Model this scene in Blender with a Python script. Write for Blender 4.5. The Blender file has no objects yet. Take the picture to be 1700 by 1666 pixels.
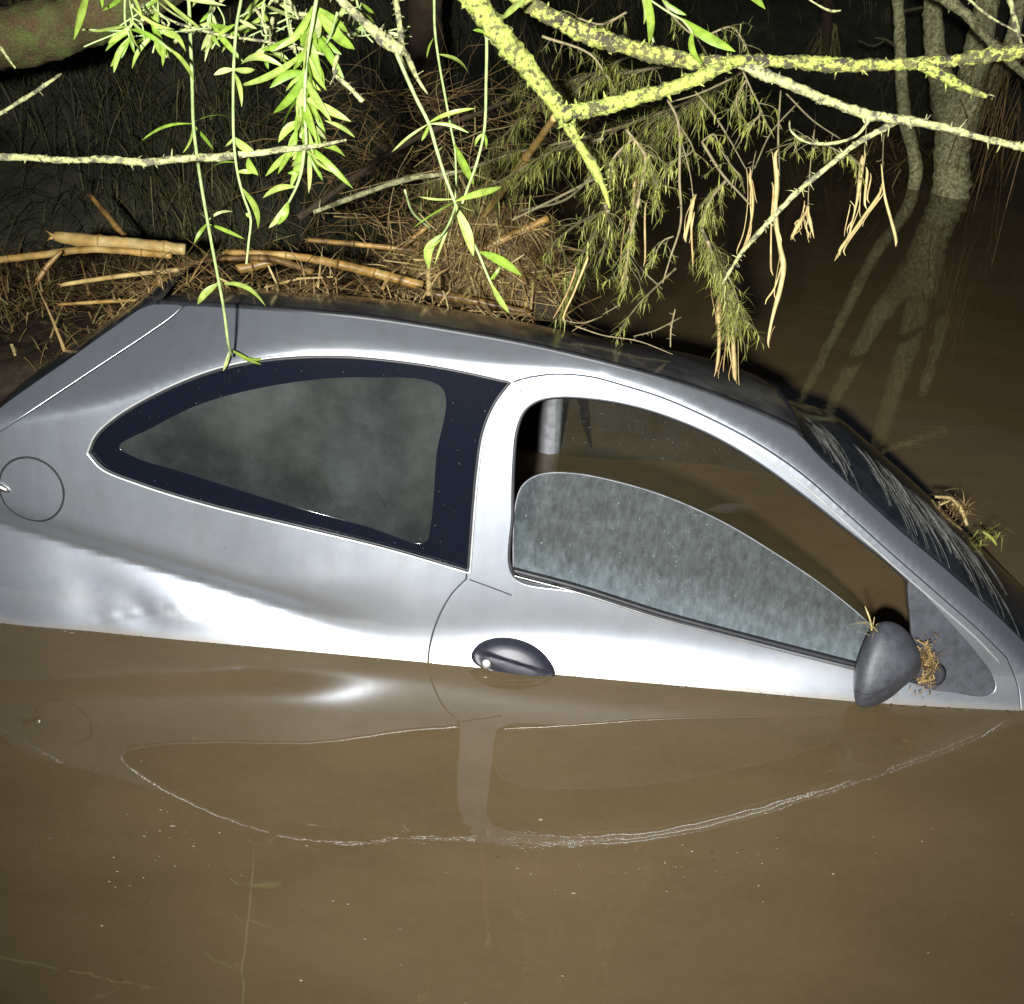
import bpy, bmesh, math, random
from mathutils import Vector, Matrix, noise
from mathutils.geometry import delaunay_2d_cdt
R = math.radians
rnd = random.Random(7)
scn = bpy.context.scene
COL = scn.collection

# ------------------------------------------------------------------ camera
CAM_H, FPX, PITCH, ROLL = 1.6, 2000.0, R(27.9), R(4.3)
FW = Vector((0, math.cos(PITCH), -math.sin(PITCH)))
RT0 = Vector((1, 0, 0)); DN0 = -Vector((0, math.sin(PITCH), math.cos(PITCH)))
RT = math.cos(ROLL) * RT0 - math.sin(ROLL) * DN0
DN = math.sin(ROLL) * RT0 + math.cos(ROLL) * DN0
CAM = Vector((0, 0, CAM_H))
cd = bpy.data.cameras.new('camera'); cam = bpy.data.objects.new('camera', cd); COL.objects.link(cam)
m = Matrix((RT, -DN, -FW)).transposed().to_4x4(); m.translation = CAM
cam.matrix_world = m
cd.sensor_fit = 'HORIZONTAL'; cd.sensor_width = 36; cd.lens = 36 * FPX / 1700
cd.clip_start = .02; cd.clip_end = 300
scn.camera = cam

# ------------------------------------------------------------------ night sky, hand torch
w = bpy.data.worlds.new('World'); scn.world = w; w.use_nodes = True
nt = w.node_tree; bg = nt.nodes['Background']
bg.inputs[0].default_value = (.55, .66, .95, 1); bg.inputs[1].default_value = .028      # moonless night
ld = bpy.data.lights.new('hand_torch', 'SPOT'); torch = bpy.data.objects.new('hand_torch', ld); COL.objects.link(torch)
torch.location = (-.24, -.90, 1.80)
ld.energy = 1400; ld.color = (.99, 1.0, .985); ld.shadow_soft_size = .06
ld.spot_size = R(71); ld.spot_blend = 1.0
torch.rotation_euler = (Vector((.40, 4.6, .50)) - torch.location).to_track_quat('-Z', 'Y').to_euler()
scn.view_settings.view_transform = 'Standard'; scn.view_settings.look = 'None'
scn.view_settings.exposure = .36; scn.view_settings.gamma = 1
cy = scn.cycles
cy.max_bounces = 8; cy.transparent_max_bounces = 12; cy.use_denoising = True
cy.sample_clamp_indirect = 4

# ------------------------------------------------------------------ geometry helpers
def ray(px, py):
    return (FW * FPX + RT * (px - 850) + DN * (py - 833)).normalized()
def at(px, py, Z):
    d = ray(px, py); return CAM + d * (Z / d.dot(FW))
def on_z(px, py, z=0.):
    d = ray(px, py); return CAM + d * ((z - CAM_H) / d.z)
def pxsize(Z): return Z / FPX

def interp(xs, ys, x):
    if x <= xs[0]: return ys[0]
    if x >= xs[-1]: return ys[-1]
    for i in range(len(xs) - 1):
        if x <= xs[i + 1]:
            t = (x - xs[i]) / (xs[i + 1] - xs[i]); t = t * t * (3 - 2 * t) if False else t
            return ys[i] + (ys[i + 1] - ys[i]) * t
def sst(a, b, x):
    t = min(1, max(0, (x - a) / (b - a))); return t * t * (3 - 2 * t)
def spline(pts, step, closed=False):
    """Catmull-Rom through pts (tuples of any length), resampled at about step"""
    n = len(pts); out = []
    P = [Vector(p) for p in pts]
    for i in range(n if closed else n - 1):
        if closed: p0, p1, p2, p3 = P[(i - 1) % n], P[i], P[(i + 1) % n], P[(i + 2) % n]
        else: p0, p1, p2, p3 = P[max(i - 1, 0)], P[i], P[i + 1], P[min(i + 2, n - 1)]
        L = (p2 - p1).length; k = max(1, round(L / step))
        d0, d1, d2 = max((p1 - p0).length, 1e-6) ** .5, max(L, 1e-6) ** .5, max((p3 - p2).length, 1e-6) ** .5
        m1 = (p2 - p1); m2 = (p2 - p1)
        if (p1 - p0).length > 1e-6: m1 = ((p1 - p0) / d0 - (p2 - p0) / (d0 + d1) + (p2 - p1) / d1) * d1
        if (p3 - p2).length > 1e-6: m2 = ((p2 - p1) / d1 - (p3 - p1) / (d1 + d2) + (p3 - p2) / d2) * d1
        for j in range(k):
            t = j / k; t2 = t * t; t3 = t2 * t
            out.append((2 * t3 - 3 * t2 + 1) * p1 + (t3 - 2 * t2 + t) * m1 + (-2 * t3 + 3 * t2) * p2 + (t3 - t2) * m2)
    if not closed: out.append(P[-1])
    return out

class MB:
    def __init__(s): s.v = []; s.f = []; s.a = []
    def add(s, vs, fs, a=0.):
        o = len(s.v); s.v += [tuple(x) for x in vs]; s.f += [tuple(i + o for i in f) for f in fs]
        s.a += list(a) if isinstance(a, (list, tuple)) else [a] * len(vs)
    def build(s, name, mat, parent=None, smooth=True):
        me = bpy.data.meshes.new(name); me.from_pydata(s.v, [], s.f)
        at_ = me.attributes.new('tint', 'FLOAT', 'POINT'); at_.data.foreach_set('value', s.a)
        if smooth: me.polygons.foreach_set('use_smooth', [True] * len(me.polygons))
        me.materials.append(mat); me.update()
        o = bpy.data.objects.new(name, me); COL.objects.link(o)
        if parent: o.parent = parent; o.matrix_parent_inverse = parent.matrix_world.inverted()
        return o
def empty(name, loc):
    o = bpy.data.objects.new(name, None); COL.objects.link(o); o.location = loc; o.empty_display_size = .1
    bpy.context.view_layer.update(); return o
def tag(o, label, cat, group=None, kind=None):
    o['label'] = label; o['category'] = cat
    if group: o['group'] = group
    if kind: o['kind'] = kind
    return o

def tube(mb, pts, rad, seg=8, jit=0., lump=0., a=0., seed=0., cap=True):
    """tube through 3D points; rad is one number or one per point"""
    n = len(pts)
    if n < 2: return
    rad = rad if isinstance(rad, (list, tuple)) else [rad] * n
    vs = []; fs = []; aa = []
    t0 = (pts[1] - pts[0]).normalized()
    u = t0.orthogonal().normalized()
    for i, p in enumerate(pts):
        t = (pts[min(i + 1, n - 1)] - pts[max(i - 1, 0)])
        t = t.normalized() if t.length > 1e-9 else t0
        u = (u - t * u.dot(t)); u = u.normalized() if u.length > 1e-6 else t.orthogonal().normalized()
        b = t.cross(u)
        for k in range(seg):
            an = 2 * math.pi * k / seg
            d = u * math.cos(an) + b * math.sin(an)
            r = rad[i]
            if jit or lump:
                q = p + d * rad[i]
                r *= 1 + jit * noise.noise(q * 60 + Vector((seed, 0, 0))) + lump * max(0, noise.noise(q * 130 + Vector((0, seed, 0))) + .1)
            vs.append(p + d * r)
            aa.append(a)
    for i in range(n - 1):
        for k in range(seg):
            k2 = (k + 1) % seg
            fs.append((i * seg + k, i * seg + k2, (i + 1) * seg + k2, (i + 1) * seg + k))
    if cap:
        fs.append(tuple(range(seg - 1, -1, -1))); fs.append(tuple((n - 1) * seg + k for k in range(seg)))
    mb.add(vs, fs, aa)

# ------------------------------------------------------------------ materials
def newmat(name):
    m = bpy.data.materials.new(name); m.use_nodes = True
    return m, m.node_tree, m.node_tree.nodes['Principled BSDF']
def N(nt, t, **k):
    n = nt.nodes.new(t)
    for a, b in k.items():
        if a in n.inputs: n.inputs[a].default_value = b
        else: setattr(n, a, b)
    return n
def ramp(nt, src, stops):
    r = nt.nodes.new('ShaderNodeValToRGB'); e = r.color_ramp.elements
    while len(e) < len(stops): e.new(.5)
    for i, (p, c) in enumerate(stops):
        e[i].position = p; e[i].color = (*c, 1) if len(c) == 3 else c
    nt.links.new(src, r.inputs[0]); return r.outputs[0]
def nz(nt, scale, detail=4, rough=.55, stretch=None, w=None):
    tc = nt.nodes.new('ShaderNodeTexCoord'); n = N(nt, 'ShaderNodeTexNoise', Scale=scale, Detail=detail, Roughness=rough)
    if stretch:
        mp = nt.nodes.new('ShaderNodeMapping'); mp.inputs['Scale'].default_value = stretch
        nt.links.new(tc.outputs['Object'], mp.inputs[0]); nt.links.new(mp.outputs[0], n.inputs[0])
    else: nt.links.new(tc.outputs['Object'], n.inputs[0])
    return n.outputs[0]
def bump(nt, bs, src, strength, dist=.01):
    b = N(nt, 'ShaderNodeBump', Strength=strength, Distance=dist)
    nt.links.new(src, b.inputs['Height']); nt.links.new(b.outputs[0], bs.inputs['Normal']); return b
def mixc(nt, f, a, b):
    x = nt.nodes.new('ShaderNodeMix'); x.data_type = 'RGBA'
    if isinstance(f, float): x.inputs[0].default_value = f
    else: nt.links.new(f, x.inputs[0])
    for i, c in ((6, a), (7, b)):
        if isinstance(c, tuple): x.inputs[i].default_value = (*c, 1)
        else: nt.links.new(c, x.inputs[i])
    return x.outputs[2]
def mulc(nt, a, b):
    x = nt.nodes.new('ShaderNodeMath'); x.operation = 'MULTIPLY'
    for i, c in ((0, a), (1, b)):
        if isinstance(c, float): x.inputs[i].default_value = c
        else: nt.links.new(c, x.inputs[i])
    return x.outputs[0]
def simple(name, col, rough=.6, metal=0., spec=.5, nscale=30., var=.35, bstr=.0):
    m, nt, b = newmat(name)
    c = ramp(nt, nz(nt, nscale), [(.3, tuple(x * (1 - var) for x in col)), (.7, tuple(min(1, x * (1 + var)) for x in col))])
    nt.links.new(c, b.inputs['Base Color'])
    b.inputs['Roughness'].default_value = rough; b.inputs['Metallic'].default_value = metal
    b.inputs['Specular IOR Level'].default_value = spec
    if bstr: bump(nt, b, nz(nt, nscale * 3), bstr, .003)
    return m

def mat_paint():
    m, nt, b = newmat('silver_paint')
    tc = nt.nodes.new('ShaderNodeTexCoord'); sx = nt.nodes.new('ShaderNodeSeparateXYZ'); nt.links.new(tc.outputs['Object'], sx.inputs[0])
    film = ramp(nt, nz(nt, 7, 9, .68), [(.45, (0, 0, 0)), (.74, (1, 1, 1))])
    fine = ramp(nt, nz(nt, 90, 3), [(.45, (0, 0, 0)), (.75, (1, 1, 1))])
    drip = ramp(nt, nz(nt, 26, 6, .6, (1, 1, .07)), [(.5, (0, 0, 0)), (.72, (1, 1, 1))])
    c = mixc(nt, mulc(nt, film, .26), (.43, .46, .51), (.32, .31, .28))
    c = mixc(nt, mulc(nt, drip, .22), c, (.27, .25, .21))
    # silt lines left as the water dropped, and the wet mud just above the water
    zn = nt.nodes.new('ShaderNodeMath'); zn.operation = 'ADD'; nt.links.new(sx.outputs['Z'], zn.inputs[0])
    nt.links.new(mulc(nt, nz(nt, 5, 5, .6), .05), zn.inputs[1])
    tide = ramp(nt, zn.outputs[0], [(.0, (.8,) * 3), (.030, (.55,) * 3), (.042, (.10,) * 3), (.055, (.03,) * 3), (.098, (.16,) * 3), (.103, (.0,) * 3), (.5, (0, 0, 0))])
    c = mixc(nt, tide, c, (.24, .19, .12))
    spk = ramp(nt, nz(nt, 150, 2), [(.73, (0, 0, 0)), (.78, (1, 1, 1))])
    c = mixc(nt, mulc(nt, spk, .6), c, (.16, .13, .09))
    nt.links.new(c, b.inputs['Base Color'])
    mt = nt.nodes.new('ShaderNodeMath'); mt.operation = 'SUBTRACT'; mt.use_clamp = True; mt.inputs[0].default_value = .84
    nt.links.new(mulc(nt, tide, .6), mt.inputs[1]); nt.links.new(mt.outputs[0], b.inputs['Metallic'])
    rr = ramp(nt, film, [(0, (.34,) * 3), (1, (.40,) * 3)])
    nt.links.new(rr, b.inputs['Roughness'])
    b.inputs['Coat Weight'].default_value = .6
    cr = ramp(nt, fine, [(0, (.04,) * 3), (1, (.15,) * 3)]); nt.links.new(cr, b.inputs['Coat Roughness'])
    return m
def mat_glass(name, dirt, dirtcol, tintcol, lo=.35, hi=.7, scale=9., streak=None, spk=.7, silt_glare=0.):
    m, nt, b = newmat(name)
    out = nt.nodes['Material Output']
    tr = N(nt, 'ShaderNodeBsdfTransparent'); tr.inputs[0].default_value = (*tintcol, 1)
    gl = N(nt, 'ShaderNodeBsdfGlossy', Roughness=.02)
    fr = N(nt, 'ShaderNodeFresnel', IOR=1.45)
    mx = nt.nodes.new('ShaderNodeMixShader')
    nt.links.new(fr.outputs[0], mx.inputs[0]); nt.links.new(tr.outputs[0], mx.inputs[1]); nt.links.new(gl.outputs[0], mx.inputs[2])
    b.inputs['Roughness'].default_value = .8; b.inputs['Specular IOR Level'].default_value = .2
    n1 = nz(nt, scale, 9, .68, streak); n2 = nz(nt, 160, 2, .5)
    c = ramp(nt, n1, [(.3, tuple(x * .75 for x in dirtcol)), (.75, tuple(x * 1.2 for x in dirtcol))]); nt.links.new(c, b.inputs['Base Color'])
    f1 = ramp(nt, n1, [(lo, (dirt * .55,) * 3), (hi, (min(1, dirt * 1.25),) * 3)])
    sp = ramp(nt, n2, [(.70, (0, 0, 0)), (.76, (spk,) * 3)])
    ad = nt.nodes.new('ShaderNodeMath'); ad.operation = 'ADD'; ad.use_clamp = True
    nt.links.new(f1, ad.inputs[0]); nt.links.new(sp, ad.inputs[1])
    if silt_glare:                                            # silt film made heavier towards the lower edge, painting in glare
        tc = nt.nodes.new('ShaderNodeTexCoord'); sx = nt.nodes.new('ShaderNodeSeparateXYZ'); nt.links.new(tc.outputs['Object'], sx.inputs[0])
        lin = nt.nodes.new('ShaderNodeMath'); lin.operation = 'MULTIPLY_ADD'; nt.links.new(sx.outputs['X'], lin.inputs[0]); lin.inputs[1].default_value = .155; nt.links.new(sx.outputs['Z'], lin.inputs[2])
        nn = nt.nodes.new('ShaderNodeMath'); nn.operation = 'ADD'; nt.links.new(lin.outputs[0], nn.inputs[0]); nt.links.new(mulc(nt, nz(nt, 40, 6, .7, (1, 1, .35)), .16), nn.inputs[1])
        g = ramp(nt, nn.outputs[0], [(.24, (silt_glare,) * 3), (.38, (0, 0, 0))])
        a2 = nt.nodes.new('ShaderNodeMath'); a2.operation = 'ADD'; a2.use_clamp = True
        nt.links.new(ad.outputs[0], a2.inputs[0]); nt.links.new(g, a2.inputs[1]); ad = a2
    m2 = nt.nodes.new('ShaderNodeMixShader')
    nt.links.new(ad.outputs[0], m2.inputs[0]); nt.links.new(mx.outputs[0], m2.inputs[1]); nt.links.new(b.outputs[0], m2.inputs[2])
    nt.links.new(m2.outputs[0], out.inputs[0])
    return m
def mat_dark_glass():
    m, nt, b = newmat('dark_wet_glass')
    n1 = nz(nt, 14, 8, .65)
    c = ramp(nt, n1, [(.35, (.012, .015, .02)), (.75, (.035, .04, .045))]); nt.links.new(c, b.inputs['Base Color'])
    rr = ramp(nt, n1, [(.3, (.05,) * 3), (.7, (.2,) * 3)]); nt.links.new(rr, b.inputs['Roughness'])
    return m
def mat_frit():
    m, nt, b = newmat('blackened_window_border')
    sp = ramp(nt, nz(nt, 130, 4, .6), [(.69, (.004, .005, .009)), (.76, (.12, .13, .15))])
    nt.links.new(sp, b.inputs['Base Color']); b.inputs['Roughness'].default_value = .12
    return m
def mat_lichen(name, bark, l1, l2, lo=.40, hi=.52, scale=38.):
    m, nt, b = newmat(name)
    n1 = nz(nt, scale, 6, .7); n2 = nz(nt, 140, 4, .65); n3 = nz(nt, 11, 3)
    lc = mixc(nt, ramp(nt, n2, [(.38, (0, 0, 0)), (.62, (1, 1, 1))]), l1, l2)
    bc = ramp(nt, n2, [(.3, tuple(x * .5 for x in bark)), (.7, tuple(x * 1.4 for x in bark))])
    f = ramp(nt, n1, [(lo, (0, 0, 0)), (hi, (1, 1, 1))])
    c = mixc(nt, f, bc, lc)
    c = mixc(nt, mulc(nt, ramp(nt, n3, [(.4, (0, 0, 0)), (.65, (1, 1, 1))]), .35), c, tuple(x * .75 for x in l2))
    nt.links.new(c, b.inputs['Base Color']); b.inputs['Roughness'].default_value = .9; b.inputs['Specular IOR Level'].default_value = .2
    bump(nt, b, n2, 1., .005)
    return m
def mat_tint(name, stops, rough=.6, transl=0., nscale=60., spec=.35, bstr=0.):
    """colour from the mesh's own 'tint' value, with a fine mottling"""
    m, nt, b = newmat(name)
    a = N(nt, 'ShaderNodeAttribute', attribute_name='tint')
    c = ramp(nt, a.outputs['Fac'], stops)
    mo = ramp(nt, nz(nt, nscale, 4), [(.3, (.62,) * 3), (.7, (1.2,) * 3)])
    x = nt.nodes.new('ShaderNodeMix'); x.data_type = 'RGBA'; x.blend_type = 'MULTIPLY'; x.inputs[0].default_value = 1
    nt.links.new(c, x.inputs[6]); nt.links.new(mo, x.inputs[7])
    nt.links.new(x.outputs[2], b.inputs['Base Color'])
    b.inputs['Roughness'].default_value = rough; b.inputs['Specular IOR Level'].default_value = spec
    if bstr: bump(nt, b, nz(nt, nscale * 2), bstr, .002)
    if transl:
        t = N(nt, 'ShaderNodeBsdfTranslucent'); nt.links.new(x.outputs[2], t.inputs[0])
        mx = nt.nodes.new('ShaderNodeMixShader'); mx.inputs[0].default_value = transl
        nt.links.new(b.outputs[0], mx.inputs[1]); nt.links.new(t.outputs[0], mx.inputs[2])
        nt.links.new(mx.outputs[0], nt.nodes['Material Output'].inputs[0])
    return m
def mat_water():
    m, nt, b = newmat('muddy_water')
    n1 = nz(nt, 2.2, 7, .62, (1, 2.2, 1)); n2 = nz(nt, 55, 3, .6)
    c = ramp(nt, n1, [(.3, (.090, .064, .031)), (.7, (.118, .084, .042))])
    c = mixc(nt, mulc(nt, ramp(nt, n2, [(.45, (0, 0, 0)), (.8, (1, 1, 1))]), .25), c, (.135, .098, .056))
    nt.links.new(c, b.inputs['Base Color'])
    b.inputs['Roughness'].default_value = .015; b.inputs['IOR'].default_value = 1.5
    wv = nz(nt, 5.5, 3, .5, (1, .7, 1))
    b1 = bump(nt, b, wv, .045, .012)
    pt = ramp(nt, nz(nt, 1.1, 2), [(.42, (0, 0, 0)), (.68, (1, 1, 1))])
    b2 = N(nt, 'ShaderNodeBump', Strength=.05, Distance=.006); nt.links.new(mulc(nt, pt, nz(nt, 38, 3, .5, (.5, 1, 1))), b2.inputs['Height'])
    nt.links.new(b1.outputs[0], b2.inputs['Normal']); nt.links.new(b2.outputs[0], b.inputs['Normal'])
    return m

M = {}
M['paint'] = mat_paint()
M['roof'] = simple('wet_silted_shaded_roof_paint', (.10, .10, .105), .16, metal=.45, spec=.6, nscale=14, var=.45)  # silver paint, wet and silted, with grazing-light shade put into its darker colour
M['rubber'] = simple('black_rubber', (.012, .012, .014), .5, nscale=60)
M['plastic'] = simple('grey_black_plastic', (.042, .044, .052), .55, nscale=45, var=.3, bstr=.25)
M['handle'] = simple('black_gloss_plastic', (.014, .014, .022), .42, spec=.35, nscale=40, var=.3)
M['steel'] = simple('bright_metal', (.6, .58, .55), .3, metal=1., var=.2)
M['moulding'] = simple('satin_moulding', (.62, .63, .62), .38, metal=.7, var=.12)
M['groove'] = simple('dark_gap', (.01, .01, .01), .8)
M['dglass'] = mat_dark_glass(); M['frit'] = mat_frit()
M['glass_d'] = mat_glass('dusty_door_glass', .28, (.15, .18, .19), (.76, .82, .84), lo=.25, hi=.80, scale=75., streak=(1, 1, .45), silt_glare=.5)
M['glass_r'] = mat_glass('dirty_rear_glass', .40, (.062, .070, .066), (.45, .50, .50), lo=.38, hi=.66, scale=3.2, spk=.2)
M['glass_f'] = mat_glass('clear_window_glass', .06, (.2, .2, .18), (.85, .9, .88))
M['liner'] = simple('grey_fabric', (.16, .16, .16), .9, nscale=80, bstr=.3)
M['trim'] = simple('pale_grey_trim', (.20, .20, .21), .7)
M['seat'] = simple('dark_seat_fabric', (.055, .058, .065), .95, nscale=70, var=.4, bstr=.4)
M['water'] = mat_water()
M['lichen'] = mat_lichen('lichen_bark', (.055, .048, .03), (.21, .26, .04), (.34, .37, .09), .42, .50, 70)
M['lichen2'] = mat_lichen('pale_lichen_bark', (.07, .06, .045), (.28, .29, .10), (.38, .38, .19), .42, .52, 66)
M['lichen3'] = mat_lichen('patchy_lichen_bark', (.05, .042, .028), (.22, .26, .04), (.34, .35, .09), .47, .54, 70)
M['bark_far'] = mat_lichen('mottled_trunk_bark', (.17, .15, .07), (.40, .40, .18), (.52, .51, .28), .44, .58, 48)
M['bark_dark'] = mat_lichen('dark_red_bark', (.055, .035, .024), (.05, .06, .02), (.08, .07, .03), .52, .7, 20)
M['log'] = mat_lichen('mossy_log_bark', (.13, .085, .042), (.09, .115, .03), (.16, .18, .055), .45, .6, 16)
M['leaf'] = mat_tint('fresh_leaf', [(0, (.14, .25, .022)), (.35, (.22, .33, .04)), (.7, (.30, .37, .08)), (1, (.38, .41, .17))], .42, .28)
M['stem'] = mat_tint('green_stem', [(0, (.20, .29, .08)), (1, (.32, .37, .17))], .5)
M['needle'] = mat_tint('feathery_green', [(0, (.055, .065, .012)), (.5, (.17, .19, .03)), (1, (.34, .34, .08))], .55, .2)
M['straw'] = mat_tint('dead_straw', [(0, (.075, .045, .016)), (.5, (.27, .17, .06)), (1, (.46, .37, .16))], .6, .1)
M['cane'] = mat_tint('golden_cane', [(0, (.08, .042, .014)), (.5, (.33, .19, .05)), (1, (.50, .37, .15))], .38, nscale=26, bstr=.5)
M['twig'] = mat_tint('dry_twig', [(0, (.06, .055, .022)), (1, (.24, .19, .10))], .7)
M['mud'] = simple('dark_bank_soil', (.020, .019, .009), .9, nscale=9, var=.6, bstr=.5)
M['mat'] = simple('wet_debris', (.030, .020, .010), .6, nscale=25, var=.6, bstr=.8)
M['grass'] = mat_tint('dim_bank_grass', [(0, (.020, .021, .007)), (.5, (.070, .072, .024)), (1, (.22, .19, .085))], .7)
M['speck'] = mat_tint('pale_speck', [(0, (.05, .035, .02)), (.3, (.16, .12, .06)), (1, (.42, .36, .24))], .6)
M['smear'] = mat_tint('dried_silt_streak', [(0, (.10, .10, .09)), (1, (.22, .22, .19))], .7)

# ================================================================== SETTING
# water: one sheet, with still low ripples, running through the flooded car as well
mb = MB()
mb.add([(-40, -6, 0), (40, -6, 0), (40, 60, 0), (-40, 60, 0)], [(0, 1, 2, 3)])
wt = mb.build('water', M['water'], smooth=False); wt['kind'] = 'structure'

# river bank: rises out of the water on the left and across the back
def bank_y(x):
    return interp([-6, -3, -1.9, -1.0, -.45, -.1, .5, 1.5, 3, 5, 9], [2.6, 3.3, 4.0, 4.5, 5.3, 7.2, 8.6, 9.3, 9.2, 8.2, 6.5], x)
def bank_z(x, y):
    d = y - bank_y(x)
    h = -.5 + 1.0 * (d + .25) if d < .6 else .35 + .62 * (d - .6)
    return min(h, 5.0) + .10 * noise.noise(Vector((x * 2.2, y * 2.2, 0))) + .05 * noise.noise(Vector((x * 7, y * 7, 3)))
mb = MB(); nx, ny = 150, 120
vs = []; fs = []
for j in range(ny + 1):
    for i in range(nx + 1):
        x = -9 + 20 * i / nx; d = -.8 + (j / ny) ** 1.6 * 14; y = bank_y(x) + d
        vs.append((x, y, bank_z(x, y)))
for j in range(ny):
    for i in range(nx):
        a = j * (nx + 1) + i; fs.append((a, a + 1, a + nx + 2, a + nx + 1))
mb.add(vs, fs)
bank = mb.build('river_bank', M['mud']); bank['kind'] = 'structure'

def blade(mb, p, d, L, wd, droop, a, seg=5):
    """a thin bent grass blade"""
    vs = []; fs = []
    s = d.cross(Vector((0, 0, 1))); s = s.normalized() if s.length > 1e-3 else Vector((1, 0, 0))
    q = p.copy(); v = d.normalized()
    for i in range(seg + 1):
        wq = wd * (1 - (i / seg) ** 1.5 * .9)
        vs += [q - s * wq, q + s * wq]
        q = q + v * (L / seg); v = (v + Vector((0, 0, -droop))).normalized()
    for i in range(seg): fs.append((2 * i, 2 * i + 1, 2 * i + 3, 2 * i + 2))
    mb.add(vs, fs, a)

mb = MB()
for k in range(34000):                                   # matted long grass covering the banks
    x = rnd.uniform(-4.2, 1.2) if k % 4 else rnd.uniform(-.5, 6)
    d = rnd.random() ** 1.3 * 3.2 - .05
    y = bank_y(x) + d; z = bank_z(x, y)
    if z < -.05: continue
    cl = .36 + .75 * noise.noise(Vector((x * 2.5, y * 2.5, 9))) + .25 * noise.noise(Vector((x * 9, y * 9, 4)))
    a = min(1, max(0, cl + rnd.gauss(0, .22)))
    ang = noise.noise(Vector((x * 1.7, y * 1.7, 30))) * 2.5
    dr = Vector((math.sin(ang) + rnd.gauss(0, .6), rnd.gauss(-.5, .5), rnd.uniform(.0, .9))).normalized()
    blade(mb, Vector((x, y, z)), dr, rnd.uniform(.12, .55), rnd.uniform(.0012, .0038), rnd.uniform(.15, .75), a)
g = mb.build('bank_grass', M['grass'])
tag(g, 'dim matted long grass covering the dark river bank', 'grass', kind='stuff')

# ================================================================== THE CAR
ZTX = [-1.5, -1.25, -1.05, -.917, -.851, -.765, -.667, -.585, -.496, -.382, -.269, -.157, -.021, .067, .143, .219, .296, .397, .501, .609, .722, .838, .958, 1.05, 1.127, 1.4]
ZTZ = [.30, .41, .468, .50, .525, .562, .609, .639, .660, .672, .666, .656, .652, .657, .657, .643, .627, .592, .548, .490, .409, .324, .240, .173, .11, -.12]
def smooth_interp(xs, ys, x, r): return sum(interp(xs, ys, x + r * t) for t in (-1, -.6, -.3, 0, .3, .6, 1)) / 7
def crease_z(x): return smooth_interp([-1.4, -1.127, -.963, -.797, -.677, -.562, -.377, -.198, .08, .3, 1.4], [.27, .215, .182, .147, .123, .100, .068, .045, .08, .085, .07], x, .06)
DZ = .004
_cols = {}
def slope(x, z):
    zc = crease_z(x); k = 1 - sst(-.62, -.16, x)          # k: 1 at the rear wing, 0 on the door
    lo = (.40 + .14 * sst(-1.15, -.5, x)) * k + .52 * (1 - k)
    if z < -.05: return .25
    h = z - zc
    hi = (-.75 * k + .12 * (1 - k)); up = (.16 * k + .20 * (1 - k))
    wdt = .008 * k + .05 * (1 - k)
    s = lo + (hi - lo) * sst(-wdt, wdt, h)
    s += (up - hi) * sst(.010, .085 + .08 * (1 - k), h)
    zt = smooth_interp(ZTX, ZTZ, x, .06)
    s += 1.5 * sst(zt + .002, zt + .036, z)
    return s
def _column(ix):
    x = ix * .02
    if ix in _cols: return _cols[ix]
    z = 0.; y = 0.; up = [0.]
    for i in range(250): y += slope(x, (i + .5) * DZ) * DZ; up.append(y)
    y = 0.; dn = [0.]
    for i in range(120): y -= slope(x, -(i + .5) * DZ) * DZ; dn.append(y)
    _cols[ix] = (up, dn); return _cols[ix]
def _off(ix, z):
    up, dn = _column(ix); t = abs(z) / DZ; i = int(t); fr = t - i; A = up if z >= 0 else dn
    i = min(i, len(A) - 2); return A[i] * (1 - fr) + A[i + 1] * fr
def S(x, z):
    f = x / .02; i = math.floor(f); t = f - i
    y = _off(i, z) * (1 - t) + _off(i + 1, z) * t
    base = 2.2175 - .0269 * x + .030 * sst(.55, 1.35, x) ** 2 + .045 * max(0, -x - 1.05) ** 1.5
    # knocks in the rear wing
    y += .0045 * math.exp(-((z - .068 + 2.2 * (x + .66) ** 2) / .008) ** 2 - ((x + .66) / .075) ** 2)
    y += .003 * math.exp(-((z - .05 - .25 * (x + .82)) / .006) ** 2 - ((x + .82) / .08) ** 2)
    y += .007 * math.exp(-((x + .60) / .07) ** 2 - ((z - .085) / .026) ** 2)
    y -= .006 * math.exp(-((x + .70) / .10) ** 2 - ((z - .06) / .035) ** 2)
    y += .005 * math.exp(-((x + .93) / .06) ** 2 - ((z - .07) / .07) ** 2)
    y += .004 * math.exp(-((x + .83 + .6 * (z - .06)) / .05) ** 2 - ((z - .06) / .04) ** 2)
    return base + y
def Snorm(x, z):
    e = .009
    n = Vector(((S(x + e, z) - S(x - e, z)) / (2 * e), -1, (S(x, z + e) - S(x, z - e)) / (2 * e)))
    return n.normalized()
def uv(px, py):
    """where the sight line through that point of the door side meets the body side -> (x, z)"""
    d = ray(px, py); t0, t1 = 1.9, 5.0
    fn = lambda t: (CAM.y + d.y * t) - S(CAM.x + d.x * t, CAM.z + d.z * t)
    n = 60; a = t0; fa = fn(a)
    for i in range(1, n + 1):
        b = t0 + (t1 - t0) * i / n; fb = fn(b)
        if fa < 0 <= fb:
            for _ in range(30):
                mm = (a + b) / 2
                if fn(mm) < 0: a = mm
                else: b = mm
            break
        a, fa = b, fb
    t = (a + b) / 2
    return (CAM.x + d.x * t, CAM.z + d.z * t)
def P3(x, z, off=0.):
    n = Snorm(x, z); return Vector((x, S(x, z), z)) + n * off
def curve2(pts, step=9., closed=False):
    return [uv(p[0], p[1]) for p in spline(pts, step, closed)]
def inside(poly, x, y):
    c = False; j = len(poly) - 1
    for i in range(len(poly)):
        xi, yi = poly[i]; xj, yj = poly[j]
        if (yi > y) != (yj > y) and x < (xj - xi) * (y - yi) / (yj - yi) + xi: c = not c
        j = i
    return c
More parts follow.
